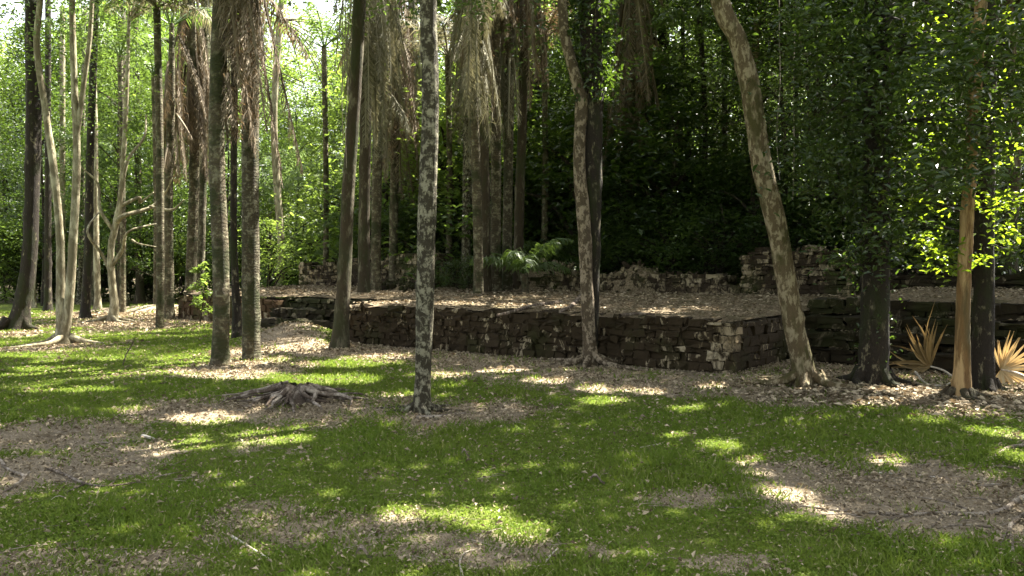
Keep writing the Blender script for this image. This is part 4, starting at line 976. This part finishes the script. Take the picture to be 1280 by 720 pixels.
# palm fans
def fan(c, R, n, a0, a1, tilt, mat, label, yaw=0.0, wd=.03, curl=.3, stalk=None):
    e = empty('palm_leaf', c); tag(e, label, 'palm leaf'); mb = MB()
    for q in range(n):
        a = a0 + (a1 - a0) * q / (n - 1) + rng.normal(0, .04); L = R * rng.uniform(.8, 1.08); bend = rng.normal(0, curl)
        d = np.array([math.cos(a), 0, math.sin(a)]); s_ = np.array([-math.sin(a), 0, math.cos(a)])
        V = []
        for k_ in range(5):
            f = k_ / 4; w = wd * (.35 + math.sin(PI * min(1, f * .85 + .12)) * .65) * (1 - f ** 4)
            p = d * L * f + s_ * bend * L * f * f * .35 + np.array([0, -1, 0]) * (tilt * L * f + curl * .25 * L * f * f * math.sin(q * 1.7))
            V += [p - s_ * w, p + np.array([0, .012, 0]), p + s_ * w]
        V = np.array(V); cy, sy = math.cos(yaw), math.sin(yaw); V = np.stack([V[:, 0] * cy - V[:, 1] * sy, V[:, 0] * sy + V[:, 1] * cy, V[:, 2]], 1)
        i = np.arange(4)[:, None] * 3
        mb.add(V + c, np.concatenate([i + np.array([[0, 1, 4, 3]]), i + np.array([[1, 2, 5, 4]])]))
    rel(mb, 'blade', M[mat], e)
    if stalk is not None:
        mb = MB(); tube(mb, [c, (np.array(c) + stalk) / 2 + np.array([0, 0, .06]), stalk], [.014, .016, .02], 8, 6); rel(mb, 'stalk', M['stick'], e, True)
    return e
cf = atD(1252, 462, 11.3); fan(cf, .56, 30, -2.35, 2.25, .35, 'palm_straw', 'bright sunlit dried fan palm leaf at the right edge', wd=.024, curl=.5, stalk=at(1300, 488) + np.array([0, 0, .03]))
cf = atD(1163, 458, 12.3); fan(cf, .78, 22, 1.5, 3.45, .3, 'palm_fan_dull', 'brown dried fan palm leaf beside the ivy-clad trunk', wd=.026, curl=.9, stalk=atD(1200, 480, 12.0))
# young bright plant by the low wall
c = at(250, 405); e = empty('young_plant', c); tag(e, 'young bright lime plant in front of the brown low wall', 'plant')
mb = MB(); tube(mb, [c, c + [0.1, 0, .9], c + [0, 0, 1.75]], [.02, .015, .006], 10, 5); rel(mb, 'stem', M['bark_brown'], e, True)
mb = MB(); n = 300; lv = rng.integers(0, 9, n); t = .2 + .8 * lv / 9 + rng.normal(0, .03, n); a = lv * 2.3 + rng.normal(0, .35, n); r = rng.uniform(.03, .55, n) * (1.1 - t * .7)
leaves(mb, c + np.stack([np.cos(a) * r + .05, np.sin(a) * r, t * 1.9 + .1 * r], 1), .17, up=.45, aspect=.4, six=True); rel(mb, 'foliage', M['leaf_lime'], e)
# low palm with arching fronds on the rubble mound, and others in the undergrowth
for px, py, D, L, nf, mt, lb in [(655, 342, 21.5, 1.9, 9, 'palm_green', 'small arching palm growing on the broad rubble mound'), (455, 335, 31, 2.6, 10, 'palm_green', 'low palm in the bushes right of the slim brown trunk'), (345, 240, 40, 4.2, 12, 'leaf_pale', 'pale shining palm crown beyond the left ruined wall'), (700, 330, 26, 2.6, 10, 'palm_green', 'dark low palm behind the forked tree'),
                                 (150, 70, 30, 4.0, 13, 'palm_green', 'dark arching palm crown high above the crooked tree'), (196, 10, 22, 2.6, 10, 'palm_grey', 'palm with drooping grey-green frond tips at the top left'), (115, 215, 36, 3.0, 11, 'leaf_pale', 'pale palm crown behind the double-stemmed tree'), (470, 290, 29, 2.4, 11, 'leaf', 'low green palm before the curtain palms'), (192, 95, 34, 3.6, 12, 'leaf', 'green palm crown left of the skirted palms'), (405, 60, 30, 3.2, 9, 'palm_green', 'palm crown with yellowish tips beside the sky gap'), (560, 70, 27, 3.4, 11, 'palm_grey', 'greyish palm crown high between lichen-blotched tree and central cluster'), (680, 50, 26, 3.2, 12, 'palm_dead', 'withered palm crown high left of the forked tree'), (905, 45, 27, 3.6, 12, 'palm_green', 'dark palm crown high left of the leaning tree top'), (530, 245, 33, 3.4, 13, 'leaf_lime', 'sunlit lime palm crown right of the curtain palms'), (590, 215, 34, 3.6, 12, 'palm_green', 'palm crown right of the lichen-blotched tree'), (850, 130, 28, 3.8, 13, 'palm_green', 'dark palm crown high right of the reddish palms'), (1000, 330, 22, 2.4, 9, 'palm_green', 'dark low palm behind the squared stone stack')]:
    c = atD(px, py, D); gb = np.array([c[0], c[1], gz(c)]); e = empty('small_palm', gb); tag(e, lb, 'palm')
    mb = MB(); tube(mb, [gb - [0, 0, .1], (gb + c) / 2 + [.05, 0, 0], c], [.12, .1, .1], 10, 8, .1); rel(mb, 'trunk', M['bark_palm'], e, True)
    mb = MB()
    for q in range(nf):
        a = 2 * PI * q / nf + rng.uniform(-.3, .3); frond(mb, c, a, rng.uniform(.5, 1.3), L * rng.uniform(.8, 1.1), rng.uniform(1.3, 2.0), 40, .22 * L ** .7 + .15, .35, .04)
    rel(mb, 'crown', M[mt], e)
# vines hanging
for px, y0, y1, D, lb in [(430, -60, 180, 15.5, 'thin vine hanging left of the slim brown trunk'), (434, -60, 210, 15.6, 'longer thin vine hanging left of the slim brown trunk'), (972, -60, 225, 12.6, 'thin grey vine hanging left of two beside the leaning tree'), (993, -60, 250, 12.8, 'thin grey vine hanging right of two beside the leaning tree'), (1226, -40, 200, 10.2, 'thin vine twisting beside the slim orange trunk')]:
    P = [atD(px + rng.uniform(-3, 3), y0 + (y1 - y0) * f, D) for f in np.linspace(0, 1, 6)]
    mb = MB(); tube(mb, P, [.008, .008, .009, .006], 30, 5, .2); tag(mb.build('hanging_vine', M['vine'], None, True, origin=P[0]), lb, 'vine')

# ------------------------------------------------------------------ camera, light, world
cam = bpy.data.cameras.new('camera'); co = bpy.data.objects.new('camera', cam); COL.objects.link(co)
co.location = (0, 0, CAMZ); co.rotation_euler = (PI / 2 - PITCH, 0, 0)
cam.sensor_width = 36; cam.lens = 36 * F / 1280; cam.clip_end = 2000; cam.clip_start = .05
sc.camera = co
sun = bpy.data.lights.new('sun', 'SUN'); sun.energy = 5.0; sun.angle = math.radians(.53); sun.color = (1, .95, .84)
so = bpy.data.objects.new('sun', sun); COL.objects.link(so)
d = Vector((SX, SY, 1)).normalized(); so.rotation_euler = d.to_track_quat('Z', 'Y').to_euler(); so.location = (10, 10, 30)
wd_ = bpy.data.worlds.new('World'); sc.world = wd_; wd_.use_nodes = True; nt = wd_.node_tree; nt.nodes.clear()
sk = nt.nodes.new('ShaderNodeTexSky'); sk.sky_type = 'NISHITA'; sk.sun_disc = False; sk.sun_elevation = math.radians(SUN_EL); sk.sun_rotation = math.radians(SUN_AZ)
sk.dust_density = 3.0
hs = nt.nodes.new('ShaderNodeHueSaturation'); hs.inputs['Saturation'].default_value = .35; nt.links.new(sk.outputs[0], hs.inputs['Color'])
bg = nt.nodes.new('ShaderNodeBackground'); bg.inputs[1].default_value = .08; ou = nt.nodes.new('ShaderNodeOutputWorld')
nt.links.new(hs.outputs[0], bg.inputs[0]); nt.links.new(bg.outputs[0], ou.inputs[0])
vs = sc.view_settings; vs.view_transform = 'Standard'; vs.look = 'None'; vs.gamma = 1; vs.exposure = 3.1
sc.render.engine = 'CYCLES'; cy = sc.cycles
cy.max_bounces = 6; cy.diffuse_bounces = 4; cy.glossy_bounces = 2; cy.transmission_bounces = 4; cy.use_denoising = True
cy.sample_clamp_indirect = 6; cy.caustics_reflective = False; cy.caustics_refractive = False
